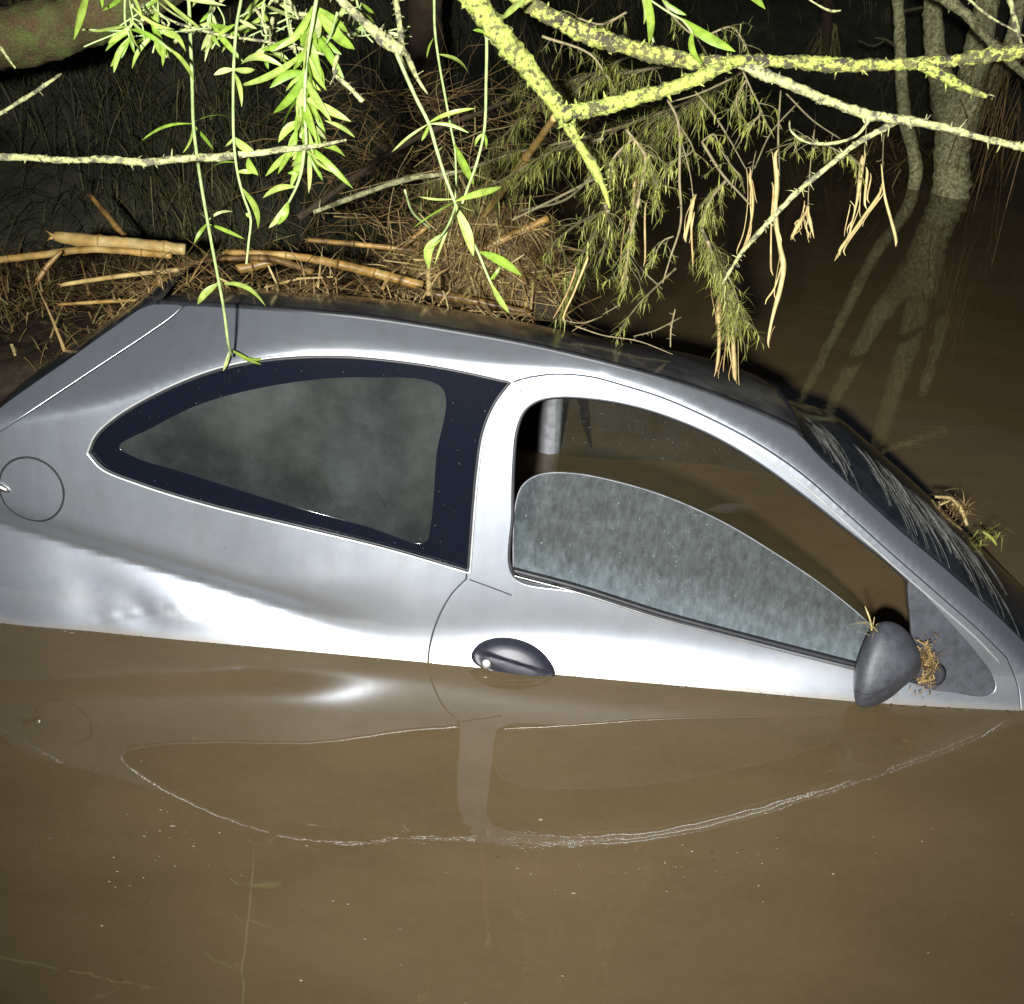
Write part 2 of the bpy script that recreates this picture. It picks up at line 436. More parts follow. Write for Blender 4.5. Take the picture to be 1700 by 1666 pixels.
def dense(poly, step=.010, closed=True):
    out = []; n = len(poly)
    for i in range(n if closed else n - 1):
        a = Vector(poly[i]); b = Vector(poly[(i + 1) % n]); k = max(1, round((b - a).length / step))
        for j in range(k): out.append(tuple(a + (b - a) * (j / k)))
    if not closed: out.append(tuple(poly[-1]))
    return out
def panel(name, outer, holes, mat, parent, off=0., grid=.013, lip=.012, dome=None):
    loops = [dense(outer)] + [dense(h) for h in holes]
    pts = []; edges = []
    cell = {}
    for L in loops:
        o = len(pts)
        for p in L:
            pts.append(Vector(p)); cell.setdefault((int(p[0] // grid), int(p[1] // grid)), []).append(p)
        edges += [(o + i, o + (i + 1) % len(L)) for i in range(len(L))]
    xs = [p[0] for p in loops[0]]; zs = [p[1] for p in loops[0]]
    ix0, ix1 = int(min(xs) // grid), int(max(xs) // grid) + 1; iz0, iz1 = int(min(zs) // grid), int(max(zs) // grid) + 1
    for i in range(ix0, ix1 + 1):
        for j in range(iz0, iz1 + 1):
            x = (i + (.5 if j % 2 else 0)) * grid; z = j * grid
            if not inside(loops[0], x, z) or any(inside(h, x, z) for h in loops[1:]): continue
            ci, cj = int(x // grid), int(z // grid); near = False
            for a in (-1, 0, 1):
                for b in (-1, 0, 1):
                    for q in cell.get((ci + a, cj + b), ()):
                        if (q[0] - x) ** 2 + (q[1] - z) ** 2 < (grid * .55) ** 2: near = True
            if not near: pts.append(Vector((x, z)))
    vo, eo, fo, *_ = delaunay_2d_cdt(pts, edges, [], 0, 1e-6)
    fs = []
    for f in fo:
        cx = sum(vo[i].x for i in f) / 3; cz = sum(vo[i].y for i in f) / 3
        if inside(loops[0], cx, cz) and not any(inside(h, cx, cz) for h in loops[1:]): fs.append(tuple(f))
    vs = []
    for v in vo:
        o = off + (dome(v.x, v.y) if dome else 0)
        vs.append(P3(v.x, v.y, o))
    # lips: a small rounded edge folded inwards round every opening
    cnt = {}
    for f in fs:
        for i in range(3):
            e = (f[i], f[(i + 1) % 3]); cnt[frozenset(e)] = cnt.get(frozenset(e), []) + [e]
    bd = [v[0] for v in cnt.values() if len(v) == 1]
    acc = {}
    for a, b in bd:                                       # outward direction at each rim vertex
        d = Vector(vo[b]) - Vector(vo[a]); nrm = Vector((d.y, -d.x)).normalized()
        for q in (a, b): acc[q] = acc.get(q, Vector((0, 0))) + nrm
    if lip:
        idx = {}
        for q, nrm in acc.items():
            nrm = nrm.normalized(); n3 = Snorm(vo[q].x, vo[q].y)
            o = len(vs); idx[q] = o
            out3 = Vector((nrm.x, 0, nrm.y)); base = vs[q]
            vs.append(base + out3 * .0012 - n3 * .0008); vs.append(base + out3 * .0017 - n3 * .0024); vs.append(base + out3 * .0017 - n3 * lip)
        for a, b in bd:
            A, B = idx[a], idx[b]
            fs += [(b, a, A, B), (B, A, A + 1, B + 1), (B + 1, A + 1, A + 2, B + 2)]
    nrm = [Snorm(v.x, v.y) for v in vo]
    if lip:
        for q, nr in acc.items():
            nr = nr.normalized(); n3 = nrm[q]; o3 = Vector((nr.x, 0, nr.y))
            nrm += [(n3 + o3 * .6).normalized(), (n3 * .3 + o3).normalized(), o3]
    mb = MB(); mb.add(vs, fs)
    o = mb.build(name, mat, parent)
    bm = bmesh.new(); bm.from_mesh(o.data); bmesh.ops.recalc_face_normals(bm, faces=bm.faces)
    s = sum(f.normal.y * f.calc_area() for f in bm.faces)
    if s > 0: bmesh.ops.reverse_faces(bm, faces=bm.faces)
    bm.to_mesh(o.data); bm.free()
    o.data.normals_split_custom_set_from_vertices([tuple(x) for x in nrm])
    return o
def strip(name, pts2, rad, mat, parent, off=.0, closed=False, seg=6, flat=1.):
    mb = MB(); P = [P3(x, z, off) for x, z in pts2]
    if closed: P = P + [P[0]]
    tube(mb, P, rad, seg, cap=not closed); return mb.build(name, mat, parent)

car = empty('car', (0, 2.9, -.75))
tag(car, 'silver three-door hatchback sunk to its door handles in brown floodwater', 'car')

# traced outlines of the side, in photograph coordinates, taken onto the body surface
TOP = [(-130, 790), (0, 678), (110, 600), (190, 543), (236, 512), (262, 505), (320, 507), (420, 513), (600, 529), (745, 551), (900, 580), (1100, 631), (1197, 663), (1322, 719),
       (1357, 755), (1412, 807), (1490, 878), (1568, 944), (1646, 1014), (1712, 1078), (1800, 1165)]
RWIN = [(148, 752), (160, 724), (195, 692), (260, 654), (335, 622), (400, 604), (470, 594), (560, 591), (650, 598), (740, 611), (848, 634),
        (822, 668), (802, 715), (792, 775), (785, 850), (778, 948), (640, 908), (500, 874), (340, 835), (230, 801), (170, 776)]
DOOR_REAR = [(712, 1165), (710, 1110), (713, 1075), (724, 1035), (747, 990), (778, 957)]
PILLAR_R = [(785, 850), (792, 775), (802, 715), (822, 668), (850, 636), (880, 626)]
DOOR_TOP = [(920, 621), (980, 625), (1040, 641), (1100, 660), (1178, 694), (1256, 735), (1334, 788), (1412, 857), (1490, 927), (1568, 995), (1626, 1046), (1672, 1092)]
DOOR_FRONT = [(1690, 1140), (1695, 1200), (1698, 1260)]
FWIN = [(851, 958), (848, 850), (850, 765), (856, 712), (869, 681), (891, 664), (930, 657), (985, 660), (1040, 669), (1100, 686), (1178, 718), (1256, 763), (1334, 819),
        (1412, 881), (1490, 944), (1568, 1022), (1623, 1084), (1650, 1123), (1653, 1145), (1638, 1156), (1588, 1151), (1500, 1131), (1424, 1111), (1256, 1068), (1100, 1027), (960, 985)]
def crv(l, step=8): return curve2(l, step)
topc = crv(TOP, 10); rwin = curve2(RWIN[:11], 8)[:-1] + curve2(RWIN[10:16], 8)[:-1] + curve2(RWIN[15:] + [RWIN[0]], 8)[:-1]
doorc = crv(DOOR_REAR[1:], 6)[:-1] + crv(PILLAR_R, 6)[:-1] + crv([PILLAR_R[-1]] + DOOR_TOP, 8)[:-1] + crv([DOOR_TOP[-1]] + DOOR_FRONT, 8)
fwin = curve2(FWIN, 7, closed=True)
SEAM = [(-140, 812), (0, 719), (140, 626), (284, 529), (306, 509)]
seam = crv(SEAM, 8)
zb = -.34
# tailgate edge strip outside the seam, and the rear wing / side panel inside it
def shrink_curve(c, dx, dz): return [(x + dx, z + dz) for x, z in c]
iseam = min(range(len(topc)), key=lambda i: (topc[i][0] - seam[-1][0]) ** 2 + (topc[i][1] - seam[-1][1]) ** 2)
tail_poly = shrink_curve(seam, -.0035, .0035)[:-1] + list(reversed(topc[:iseam]))
i3 = len(topc)
dx0, dz0 = doorc[0]
dend = doorc[-1]
door_poly = doorc + [(dend[0], zb), (dx0, zb)]
def offset_poly(poly, d):
    """push a closed outline outwards by d (negative: inwards)"""
    n = len(poly); A = sum(poly[i][0] * poly[(i + 1) % n][1] - poly[(i + 1) % n][0] * poly[i][1] for i in range(n)); sg = 1 if A > 0 else -1
    out = []
    for i in range(n):
        a = Vector(poly[i - 1]); b = Vector(poly[i]); c = Vector(poly[(i + 1) % n])
        e1 = (b - a); e2 = (c - b)
        if e1.length < 1e-7 or e2.length < 1e-7: out.append(tuple(b)); continue
        n1 = Vector((e1.y, -e1.x)).normalized() * sg; n2 = Vector((e2.y, -e2.x)).normalized() * sg
        nn = (n1 + n2); nn = nn.normalized() if nn.length > .2 else n1
        k = 1 / max(.5, nn.dot(n1)); out.append(tuple(b + nn * d * min(k, 1.6)))
    return out
door_out = offset_poly(door_poly, .0030)
door_in = offset_poly(door_poly, -.0030)
wing_poly = seam + topc[iseam + 1:] + [(topc[-1][0], zb - .02), (seam[0][0], zb - .02)]
# the wing outline runs down the door hole: take the door opening out as a notch from below
dh = [p for p in door_out if p[1] > zb + .001]
flap_c = uv(52, 813)
fr_x = abs(uv(104, 813)[0] - flap_c[0]); fr_z = abs(uv(52, 761)[1] - flap_c[1])
flap = [(flap_c[0] + fr_x * math.cos(a), flap_c[1] + fr_z * math.sin(a)) for a in [2 * math.pi * i / 64 for i in range(64)]]
door_hole = dh + [(dend[0], zb), (dx0, zb)]
body = panel('body_side', wing_poly, [rwin, door_hole, offset_poly(flap, .0042)], M['paint'], car)
tailedge = panel('tailgate', tail_poly, [], M['paint'], car)
fl = panel('fuel_flap', flap, [], M['paint'], car, off=.0005)
mb = MB(); tube(mb, [P3(x, z, -.0012) for x, z in offset_poly(flap, .0021)] + [P3(*offset_poly(flap, .0021)[0], -.0012)], .0031, 6, cap=False); mb.build('flap_gasket', M['groove'], fl)
# finger recess of the flap
c0 = uv(2, 808)
mb = MB(); q = [P3(c0[0] + .030 * t, c0[1] - .012 * t, .0012) for t in (-1.2, -.6, 0, .4, .7)]
tube(mb, q, [.008, .010, .009, .007, .002], 10); mb.build('finger_recess', M['steel'], fl)
# dark backing just behind the shut lines
mbk = MB()
for c in (doorc, [(x - .0017, z + .0017) for x, z in seam], flap + [flap[0]]):
    P = [P3(x, z, -.017) for x, z in c]; tube(mbk, P, .008, 6)
mbk.build('shut_line_seal', M['groove'], car)

door = panel('door', door_in, [fwin], M['paint'], car, off=.0015, lip=.022)
# window seals, drip mouldings and sill strips
strip('window_seal', offset_poly(fwin, -.004), .0045, M['rubber'], door, off=-.012, closed=True)
FW_SILL = [(850, 951), (960, 980), (1100, 1024), (1256, 1066), (1424, 1109), (1500, 1128)]
strip('sill_strip', [(x, z + .006) for x, z in crv(FW_SILL)], .0065, M['rubber'], door, off=-.003)
strip('sill_moulding', [(x, z - .004) for x, z in crv(FW_SILL)], .0022, M['steel'], door, off=.0025)
strip('belt_seam', crv([(779, 961), (815, 974), (849, 987)]), .0013, M['groove'], door, off=.0022)
SH = offset_poly(door_poly, -.0075)
strip('frame_edge', crv([(862, 650), (900, 638), (975, 639), (1035, 652), (1095, 672), (1172, 706), (1250, 747), (1328, 800), (1406, 869), (1484, 939), (1562, 1007), (1620, 1058), (1660, 1100)]), .0026, M['moulding'], door, off=.0016)
rw = panel('rear_side_window', offset_poly(rwin, -.003), [curve2([(195, 742), (250, 710), (330, 671), (450, 640), (600, 626), (735, 645), (725, 760), (716, 870), (706, 902), (600, 873), (450, 832), (300, 785), (225, 762)], 8, True)],
           M['frit'], car, off=-.004, lip=.004)
panel('pane', curve2([(195, 742), (250, 710), (330, 671), (450, 640), (600, 626), (735, 645), (725, 760), (716, 870), (706, 902), (600, 873), (450, 832), (300, 785), (225, 762)], 8, True), [], M['glass_r'], rw, off=-.0055, lip=0)
strip('window_moulding', offset_poly(rwin, .0035), .0030, M['moulding'], rw, off=.0022, closed=True)
strip('rubber_gasket', offset_poly(rwin, -.002), .0032, M['rubber'], rw, off=.0005, closed=True)

# half lowered, dirty door glass
GL = [(853, 985), (852, 900), (856, 842), (866, 812), (885, 796), (912, 789), (955, 790), (1010, 800), (1100, 826), (1200, 870), (1300, 930), (1380, 985), (1440, 1035), (1490, 1090), (1520, 1140)]
gl = curve2(GL, 8) + [(uv(1520, 1140)[0], uv(1520, 1140)[1] - .03), (uv(853, 985)[0], uv(853, 985)[1] - .05)]
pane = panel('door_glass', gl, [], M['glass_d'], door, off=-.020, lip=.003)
mb = MB(); tube(mb, [P3(x, z, -.0195) for x, z in curve2(GL, 8)], .0011, 6); mb.build('glass_edge', M['trim'], door)

# mirror sail, mirror and arm
SAIL = [(1511, 962), (1530, 982), (1568, 1024), (1620, 1084), (1647, 1124), (1650, 1143), (1636, 1153), (1590, 1149), (1530, 1138), (1520, 1110), (1513, 1040)]
sl = curve2(SAIL, 8, True)
sc_ = uv(1570, 1100)
sail = panel('mirror_mount', sl, [], M['plastic'], door, off=.003, lip=.012, grid=.010)
mb = MB()
mo = [(1466, 1031), (1490, 1035), (1508, 1050), (1521, 1072), (1530, 1098), (1525, 1118), (1500, 1140), (1474, 1161), (1444, 1174), (1424, 1171), (1417, 1150), (1418, 1118), (1427, 1085), (1443, 1050)]
moc = spline(mo, 8, True); cx, cy_ = 1468, 1105
Zm = (Vector((uv(1475, 1100)[0], 0, 0)).x, )
pmid = P3(*uv(1475, 1100)); Zm = (pmid - CAM).dot(FW) - .075
n = len(moc); vs = []; fs = []; rings = 12
prof = []
for k in range(rings + 1):
    s = k / rings; prof.append((math.sin(s * math.pi / 2) ** .62, -.052 * math.cos(s * math.pi / 2) ** 1.15))
prof += [(1.0, .010), (.985, .020), (.94, .026), (.88, .026), (.80, .014), (.4, .012), (.02, .012)]
for s, dz in prof:
    for p in moc:
        qx, qy = cx + (p.x - cx) * s, cy_ + (p.y - cy_) * s
        fold = 0.
        t = (qy - (1135 - .55 * (qx - 1475)))                 # lower edge folds under below a soft ridge
        if t > 0: fold = .0009 * t
        vs.append(at(qx, qy, Zm + dz + fold * .8))
for k in range(len(prof) - 1):
    for i in range(n):
        j = (i + 1) % n; fs.append((k * n + i, k * n + j, (k + 1) * n + j, (k + 1) * n + i))
mb.add(vs, fs); wm = mb.build('wing_mirror', M['plastic'], door)
from mathutils.bvhtree import BVHTree
bv = BVHTree.FromPolygons(vs, fs); sp = []
for q in spline([(1419, 1146), (1440, 1152), (1470, 1142), (1500, 1124), (1528, 1103)], 4):
    d = ray(q.x, q.y); h = bv.ray_cast(CAM, d)[0]
    if h: sp.append(h - d * .0004)
mb = MB(); tube(mb, sp, .0011, 6); mb.build('housing_seam', M['groove'], door)
mb = MB()
A = at(1512, 1108, Zm + .012); B = P3(*uv(1552, 1118), .002)
tube(mb, [A, A.lerp(B, .3), A.lerp(B, .65), A.lerp(B, .9), B], [.020, .017, .018, .024, .027], 14); mb.build('mirror_arm', M['plastic'], door)

# handle and lock
HO = [(786, 1086), (799, 1069), (824, 1060), (853, 1061), (882, 1071), (905, 1090), (918, 1113), (916, 1128), (896, 1136), (860, 1131), (817, 1115), (789, 1098)]
ho = curve2(HO, 5, True); hcx = sum(p[0] for p in ho) / len(ho); hcz = sum(p[1] for p in ho) / len(ho)
mb = MB(); n = len(ho); vs = []; fs = []
prof = [(1.06, -.004), (1.05, .004), (1.0, .009), (.93, .0135), (.86, .0165), (.80, .0185), (.74, .020), (.68, .021), (.62, .022), (.56, .0227), (.50, .0232), (.44, .0236), (.38, .024), (.32, .0243), (.26, .0245), (.20, .0247), (.14, .0249), (.08, .025), (.02, .025)]
for s, h in prof:
    for p in ho:
        qx, qz = hcx + (p[0] - hcx) * s, hcz + (p[1] - hcz) * s
        ld_ = qz - (hcz + .004 - .19 * (qx - hcx)); vs.append(P3(qx, qz, h - (.010 * sst(.0, -.006, ld_) if False else .009 * (1 - sst(-.007, .0, ld_))) * sst(.008, .018, h)))
for k in range(len(prof) - 1):
    for i in range(n):
        j = (i + 1) % n; fs.append((k * n + i, k * n + j, (k + 1) * n + j, (k + 1) * n + i))
mb.add(vs, fs); mb.build('door_handle', M['handle'], door)
lk = uv(808, 1100); mb = MB()
nn = Snorm(*lk); p0 = P3(*lk, .014)
tube(mb, [p0, p0 + nn * .008, p0 + nn * .0095], [.0125, .0125, .0105], 20)
mb.build('lock_barrel', M['steel'], door)
mb = MB(); u = nn.orthogonal(); tube(mb, [p0 + nn * .0098 + Vector((0, 0, -.004)), p0 + nn * .0098 + Vector((0, 0, .004))], .0010, 6); mb.build('key_slot', M['groove'], door)

# roof, windscreen and rear screen: swept from the gutter across to the far, lower side
def sweep_profile(b0, b1, W, n, off0=.0):
    out = []; y = 0; z = 0
    for i in range(n + 1):
        out.append((y, z)); b = R(b0 + (b1 - b0) * ((i + .5) / n)); y += math.cos(b) * W / n; z -= math.sin(b) * W / n
    return out
def loft(name, pts2, mat, parent, off=0., b0=6., b1=41., W=.98, dz=0., lead=True, nsw=40, a=0., w0=0., w1=1., bmix=None):
    mb = MB(); pr = sweep_profile(b0, b1, W, nsw); vs = []; fs = []
    rows = []
    for ii, (x, z) in enumerate(pts2):
        if bmix: bb = bmix(ii / (len(pts2) - 1)); pr = sweep_profile(bb, b1, W, nsw)
        g0 = P3(x, z, off); row = []
        if lead: row += [g0 + Vector((0, .000, -.010)), g0 + Vector((0, .008, -.0105)), g0 + Vector((0, .0115, -.004 + dz))]
        for k, (yy, zz) in enumerate(pr):
            if w0 <= k / nsw <= w1: row.append(g0 + Vector((yy * .02, .014 + yy, zz + dz)))
        rows.append(row)
    m_ = len(rows[0])
    for r_ in rows: vs += r_
    for i in range(len(rows) - 1):
        for k in range(m_ - 1): fs.append((i * m_ + k, i * m_ + k + 1, (i + 1) * m_ + k + 1, (i + 1) * m_ + k))
    mb.add(vs, fs, a)
    o = mb.build(name, mat, parent)
    return o, rows
def nearest(c, q): return min(range(len(c)), key=lambda i: (c[i][0] - q[0]) ** 2 + (c[i][1] - q[1]) ** 2)
ir0 = nearest(topc, uv(262, 505)); ir1 = nearest(topc, uv(1330, 727))
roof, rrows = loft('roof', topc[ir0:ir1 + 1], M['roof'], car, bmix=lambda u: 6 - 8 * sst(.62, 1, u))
gut = MB(); tube(gut, [P3(x, z) + Vector((0, .008, -.001)) for x, z in topc[ir0:ir1 + 1]], .0085, 8)
gut.build('roof_gutter_seal', M['rubber'], roof)
ws, wrows = loft('windscreen', topc[ir1:], M['dglass'], car, b1=41, W=.98, dz=-.002, bmix=lambda u: -2 - 14 * sst(0, .35, u))
tg, trows = loft('rear_screen', topc[:ir0 + 1], M['dglass'], car, b0=-9, b1=50, dz=-.003)
liner, _ = loft('headliner', topc[2:-2], M['liner'], car, dz=-.03, lead=False, bmix=lambda u: 6 - 20 * sst(.66, .85, u))
# windscreen edge seals along the roof line and down the pillar
mb = MB(); tube(mb, [p + Vector((0, 0, .001)) for p in wrows[0][2:]], .006, 6); tube(mb, [r_[2] + Vector((0, .002, .001)) for r_ in wrows], .005, 6)
mb.build('windscreen_seal', M['rubber'], ws)
# silt streaks dried on the windscreen
mb = MB()
def ws_pt(i, k):
    i = min(max(i, 0), len(wrows) - 1.001); k = min(max(k, 2), len(wrows[0]) - 1.001)
    a, b = int(i), int(k); fi, fk = i - a, k - b
    p = (wrows[a][b] * (1 - fi) + wrows[a + 1][b] * fi) * (1 - fk) + (wrows[a][b + 1] * (1 - fi) + wrows[a + 1][b + 1] * fi) * fk
    return p + Vector((0, -.0005, .0016))
nw = len(wrows)
for q in range(80):
    i0 = rnd.choice((.10, .14, .30, .36, .42, .46, .52, .57, .63, .70)) * nw + rnd.gauss(0, 1.1); k0 = rnd.uniform(9, 15); L = rnd.uniform(3.5, 7.5)
    cv = rnd.gauss(4.2, .5); pts = [ws_pt(i0 + cv * (1 - (1 - t) ** 2) * L / 6, k0 - L * t ** 1.15) for t in [j / 8 for j in range(9)]]
    tube(mb, pts, [rnd.uniform(.0003, .0008) * (1 - .6 * abs(t / 4 - 1)) for t in range(9)], 4, a=rnd.random())
mb.build('silt_streaks', M['smear'], ws)
# far side: rail, glass and pillars going down into the water
mb = MB(); vs = []; fs = []
ends = [r_[-1] for r_ in trows[:-1]] + [r_[-1] for r_ in rrows] + [r_[-1] for r_ in wrows[1:]]
for p in ends: vs += [p, p + Vector((0, .03, -.04)), p + Vector((0, .04, -.09))]
for i in range(len(ends) - 1):
    for k in range(2): fs.append((i * 3 + k, i * 3 + k + 1, i * 3 + k + 4, i * 3 + k + 3))
mb.add(vs, fs); mb.build('far_roof_rail', M['liner'], car)
mb = MB(); vs = []; fs = []
for p in ends: vs += [p + Vector((0, .037, -.085)), p + Vector((0, .10, -.55))]
for i in range(len(ends) - 1): fs.append((i * 2, i * 2 + 1, i * 2 + 3, i * 2 + 2))
mb.add(vs, fs); mb.build('far_side_glass', M['glass_f'], car)
mb = MB()
bx = at(910, 720, 3.55)
tube(mb, [Vector((bx.x, 3.30, .42)), Vector((bx.x + .004, 3.36, .25)), Vector((bx.x + .01, 3.39, .0)), Vector((bx.x + .01, 3.39, -.3))], [.036, .036, .038, .04], 8)
mb.build('far_pillar_trim', M['trim'], car)
# front seats: backrest and headrest above the inside water
def cushion(name, c, sx, sy, sz, parent, tilt=.2):
    mb = MB(); vs = []; fs = []; nu, nv = 20, 12
    for j in range(nv + 1):
        b = -math.pi / 2 + math.pi * j / nv
        for i in range(nu):
            a = 2 * math.pi * i / nu
            ca, sa, cb, sb = math.cos(a), math.sin(a), math.cos(b), math.sin(b)
            f = lambda t, e: math.copysign(abs(t) ** e, t)
            z = sz * f(sb, .45)
            vs.append(Vector(c) + Vector((sx * f(ca, .6) * f(cb, .45) - z * tilt, sy * f(sa, .5) * f(cb, .45), z)))
    for j in range(nv):
        for i in range(nu):
            i2 = (i + 1) % nu; fs.append((j * nu + i, j * nu + i2, (j + 1) * nu + i2, (j + 1) * nu + i))
    mb.add(vs, fs); return mb.build(name, M['seat'], parent)
for yy in (2.66, 3.02):
    st = cushion('front_seat', (-.34, yy, -.12), .055, .19, .26, car)
    cushion('headrest', (-.41, yy, .26 if yy < 3 else .2), .045, .115, .075, st)
cushion('rear_seat', (-1.02, 2.95, -.08), .07, .45, .25, car)

# ================================================================== TREES IN THE WATER
def path3(pxs, Z, step=14):
    """pxs: (px, py[, width px[, Z]]) -> smooth 3D points and radii"""
    q = []
    n = len(pxs)
    for i, p in enumerate(pxs):
        z = p[3] if len(p) > 3 else (Z if not isinstance(Z, tuple) else Z[0] + (Z[1] - Z[0]) * i / (n - 1))
        q.append((p[0], p[1], p[2] if len(p) > 2 else 4, z * 100))
    s = spline(q, step)
    return [at(a[0], a[1], a[3] / 100) for a in s], [max(.2, a[2]) * .5 * pxsize(a[3] / 100) for a in s]
def upright(pxs, y, step=10):
    """points of a trunk standing at distance y"""
    q = spline([(p[0], p[1], p[2]) for p in pxs], step); P = []; Rr = []
    for a in q:
        d = ray(a[0], a[1]); t = y / d.y; p = CAM + d * t; P.append(p); Rr.append(a[2] * .5 * t * d.dot(FW) / FPX)
    return P, Rr
def trunk(pxs, y, mat, parent, name='trunk', seed=0., jit=.22):
    P, Rr = upright(pxs, y); mb = MB(); tube(mb, P, Rr, 16, jit=jit, lump=.15, seed=seed); return mb.build(name, mat, parent)
yb = on_z(1580, 322).y
tB = empty('forked_tree', on_z(1580, 322)); tag(tB, 'thick mottled tree trunk forking low, standing in the dark water', 'tree')
trunk([(1575, 420, 60), (1578, 325, 62), (1580, 280, 56), (1583, 230, 60), (1590, 190, 78), (1594, 160, 90), (1597, 140, 86)], yb, M['bark_far'], tB, seed=2)
trunk([(1580, 190, 50), (1565, 140, 42), (1553, 90, 34), (1549, 30, 30), (1546, -60, 28), (1535, -250, 22)], yb - .02, M['bark_far'], tB, 'limb', 3)
trunk([(1600, 190, 56), (1612, 145, 50), (1622, 90, 46), (1634, 30, 40), (1648, -60, 36), (1680, -250, 30)], yb + .02, M['bark_far'], tB, 'limb', 4)
trunk([(1610, 185, 40), (1640, 150, 30), (1672, 90, 24), (1690, 20, 20), (1710, -80, 18)], yb + .12, M['bark_far'], tB, 'limb', 5)
ya = on_z(1516, 312).y
tA = empty('slender_tree', on_z(1516, 312)); tag(tA, 'slender crooked lichen-spotted tree left of the forked trunk', 'tree')
trunk([(1508, 400, 20), (1517, 312, 21), (1521, 285, 21), (1515, 245, 20), (1504, 205, 21), (1497, 140, 20), (1494, 60, 18), (1489, -30, 17), (1480, -200, 14)], ya, M['bark_far'], tA, seed=9)
for pp in ([(1494, 20, 7), (1520, 14, 5), (1545, 10, 4)], [(1496, 85, 5), (1470, 65, 4), (1452, 62, 3)], [(1470, 66, 4), (1450, 76, 3), (1424, 66, 2)]):
    trunk(pp, ya, M['twig'], tA, 'limb', 1)
yd = 5.6
tD = empty('dark_tree', Vector((at(712, 260, 5.6).x, yd, .35))); tag(tD, 'dark reddish trunk on the bank behind the hanging shoots', 'tree')
trunk([(716, 320, 66), (714, 180, 60), (708, 80, 58), (703, -40, 56), (690, -250, 50)], yd, M['bark_dark'], tD, seed=5)
tD2 = empty('bank_sapling', Vector((at(1320, 60, 8).x, 9.8, .5)))
tag(tD2, 'fallen brown grass-hung stump on the far bank left of the slender tree', 'stump')
mbq = MB()
for k in range(60):
    p = at(1375 + rnd.gauss(0, 8), 40 + rnd.uniform(-10, 25), 9.3); blade(mbq, p, Vector((rnd.gauss(0, .3), -.3, -.4)), rnd.uniform(.25, .5), .006, .5, rnd.uniform(.4, 1))
mbq.build('hanging_grass', M['grass'], tD2)
P, Rr = path3([(1378, -60, 20), (1374, 0, 20), (1372, 60, 16), (1366, 120, 8)], 9.3); mbq = MB(); tube(mbq, P, Rr, 10, jit=.3); mbq.build('trunk', M['bark_dark'], tD2)

P, Rr = path3([(-600, 140, 110), (-300, 112, 104), (-140, 90, 100), (0, 66, 96), (100, 44, 92), (200, 4, 88), (330, -70, 84), (620, -260, 80), (900, -430, 76)], 3.7)
mb = MB(); tube(mb, P, Rr, 40, jit=.10, lump=.0, seed=11); mb.v = [tuple(Vector(v) + Vector((0, 0, 1)) * (.030 * max(0, noise.noise(Vector(v) * 9) + .1) + .012 * noise.noise(Vector(v) * 30))) for v in mb.v]; lg = mb.build('fallen_log', M['log'])
tag(lg, 'thick mossy fallen log across the top left corner', 'log')

# ================================================================== LICHEN BRANCHES
def spurs(mb, P, Rr, n, L, a=.5, thick=.35):
    for _ in range(n):
        i = rnd.randrange(1, len(P) - 1); t = (P[i + 1] - P[i]).normalized()
        d = Vector((rnd.gauss(0, 1), rnd.gauss(0, 1), rnd.gauss(0, 1))); d = (d - t * d.dot(t)).normalized() + t * rnd.uniform(-.2, .7)
        l = L * rnd.uniform(.4, 1.3); p = P[i] + d * Rr[i] * .7
        tube(mb, [p, p + d * l * .5, p + d * l + Vector((0, 0, rnd.uniform(-.2, .3) * l))], [Rr[i] * thick, Rr[i] * thick * .6, .0005], 5, jit=.3, a=a)
def branch(name, label, pxs, Z, mat, forks=(), nsp=30, spL=.012, jit=.30, lump=.55, seg=14, step=5, seed=0., cat='branch', group=None):
    P, Rr = path3(pxs, Z, step); Rr = [r * (.71 + .20 * noise.noise(p * 14 + Vector((seed, 0, 0)))) for r, p in zip(Rr, P)]; mb = MB(); tube(mb, P, Rr, seg, jit=jit, lump=lump, seed=seed); spurs(mb, P, Rr, nsp, spL)
    o = mb.build(name, mat); tag(o, label, cat, group)
    for f in forks:
        P2, R2 = path3(f[0], f[1], step); m2 = MB(); tube(m2, P2, R2, max(6, seg - 4), jit=jit, lump=lump, seed=seed + 3); spurs(m2, P2, R2, f[2] if len(f) > 2 else 14, spL)
        m2.build('side_branch', f[3] if len(f) > 3 else mat, o)
    return o
GB = 'lichen covered branches overhead'
branch('lichen_branch', 'yellow-green lichen branch slanting down and forking into a Y above the roof',
       [(520, -420, 60), (660, -190, 56), (765, -30, 50), (800, 18, 48), (845, 75, 46), (890, 130, 44), (922, 172, 38), (940, 198, 32), (960, 238, 24), (985, 278, 18), (1003, 315, 12), (1012, 345, 6)], (2.0, 2.15), M['lichen'],
       [([(932, 190, 26), (1000, 176, 25), (1080, 156, 23), (1150, 132, 21), (1212, 104, 20)], (2.03, 2.0), 25)], 50, seed=1, group=GB)
branch('lichen_branch', 'long near-level lichen branch crossing the top right, above the tree trunks',
       [(420, -330, 44), (640, -150, 38), (790, -50, 36), (850, -12, 35), (900, 18, 38), (965, 52, 38), (1040, 76, 36), (1100, 92, 36), (1175, 104, 34), (1250, 99, 22), (1350, 106, 30), (1450, 108, 26), (1530, 105, 25), (1620, 95, 28), (1740, 78, 32), (1960, 40, 36), (2300, -60, 42)], (2.05, 2.0), M['lichen3'],
       [([(1525, 105, 18), (1570, 128, 15), (1610, 150, 12), (1638, 160, 7)], 2.0, 10, M['lichen']), ([(1634, 158, 3), (1645, 157, 3), (1652, 160, 1)], 2.0, 1, M['lichen2'])], 60, seed=2, group=GB)
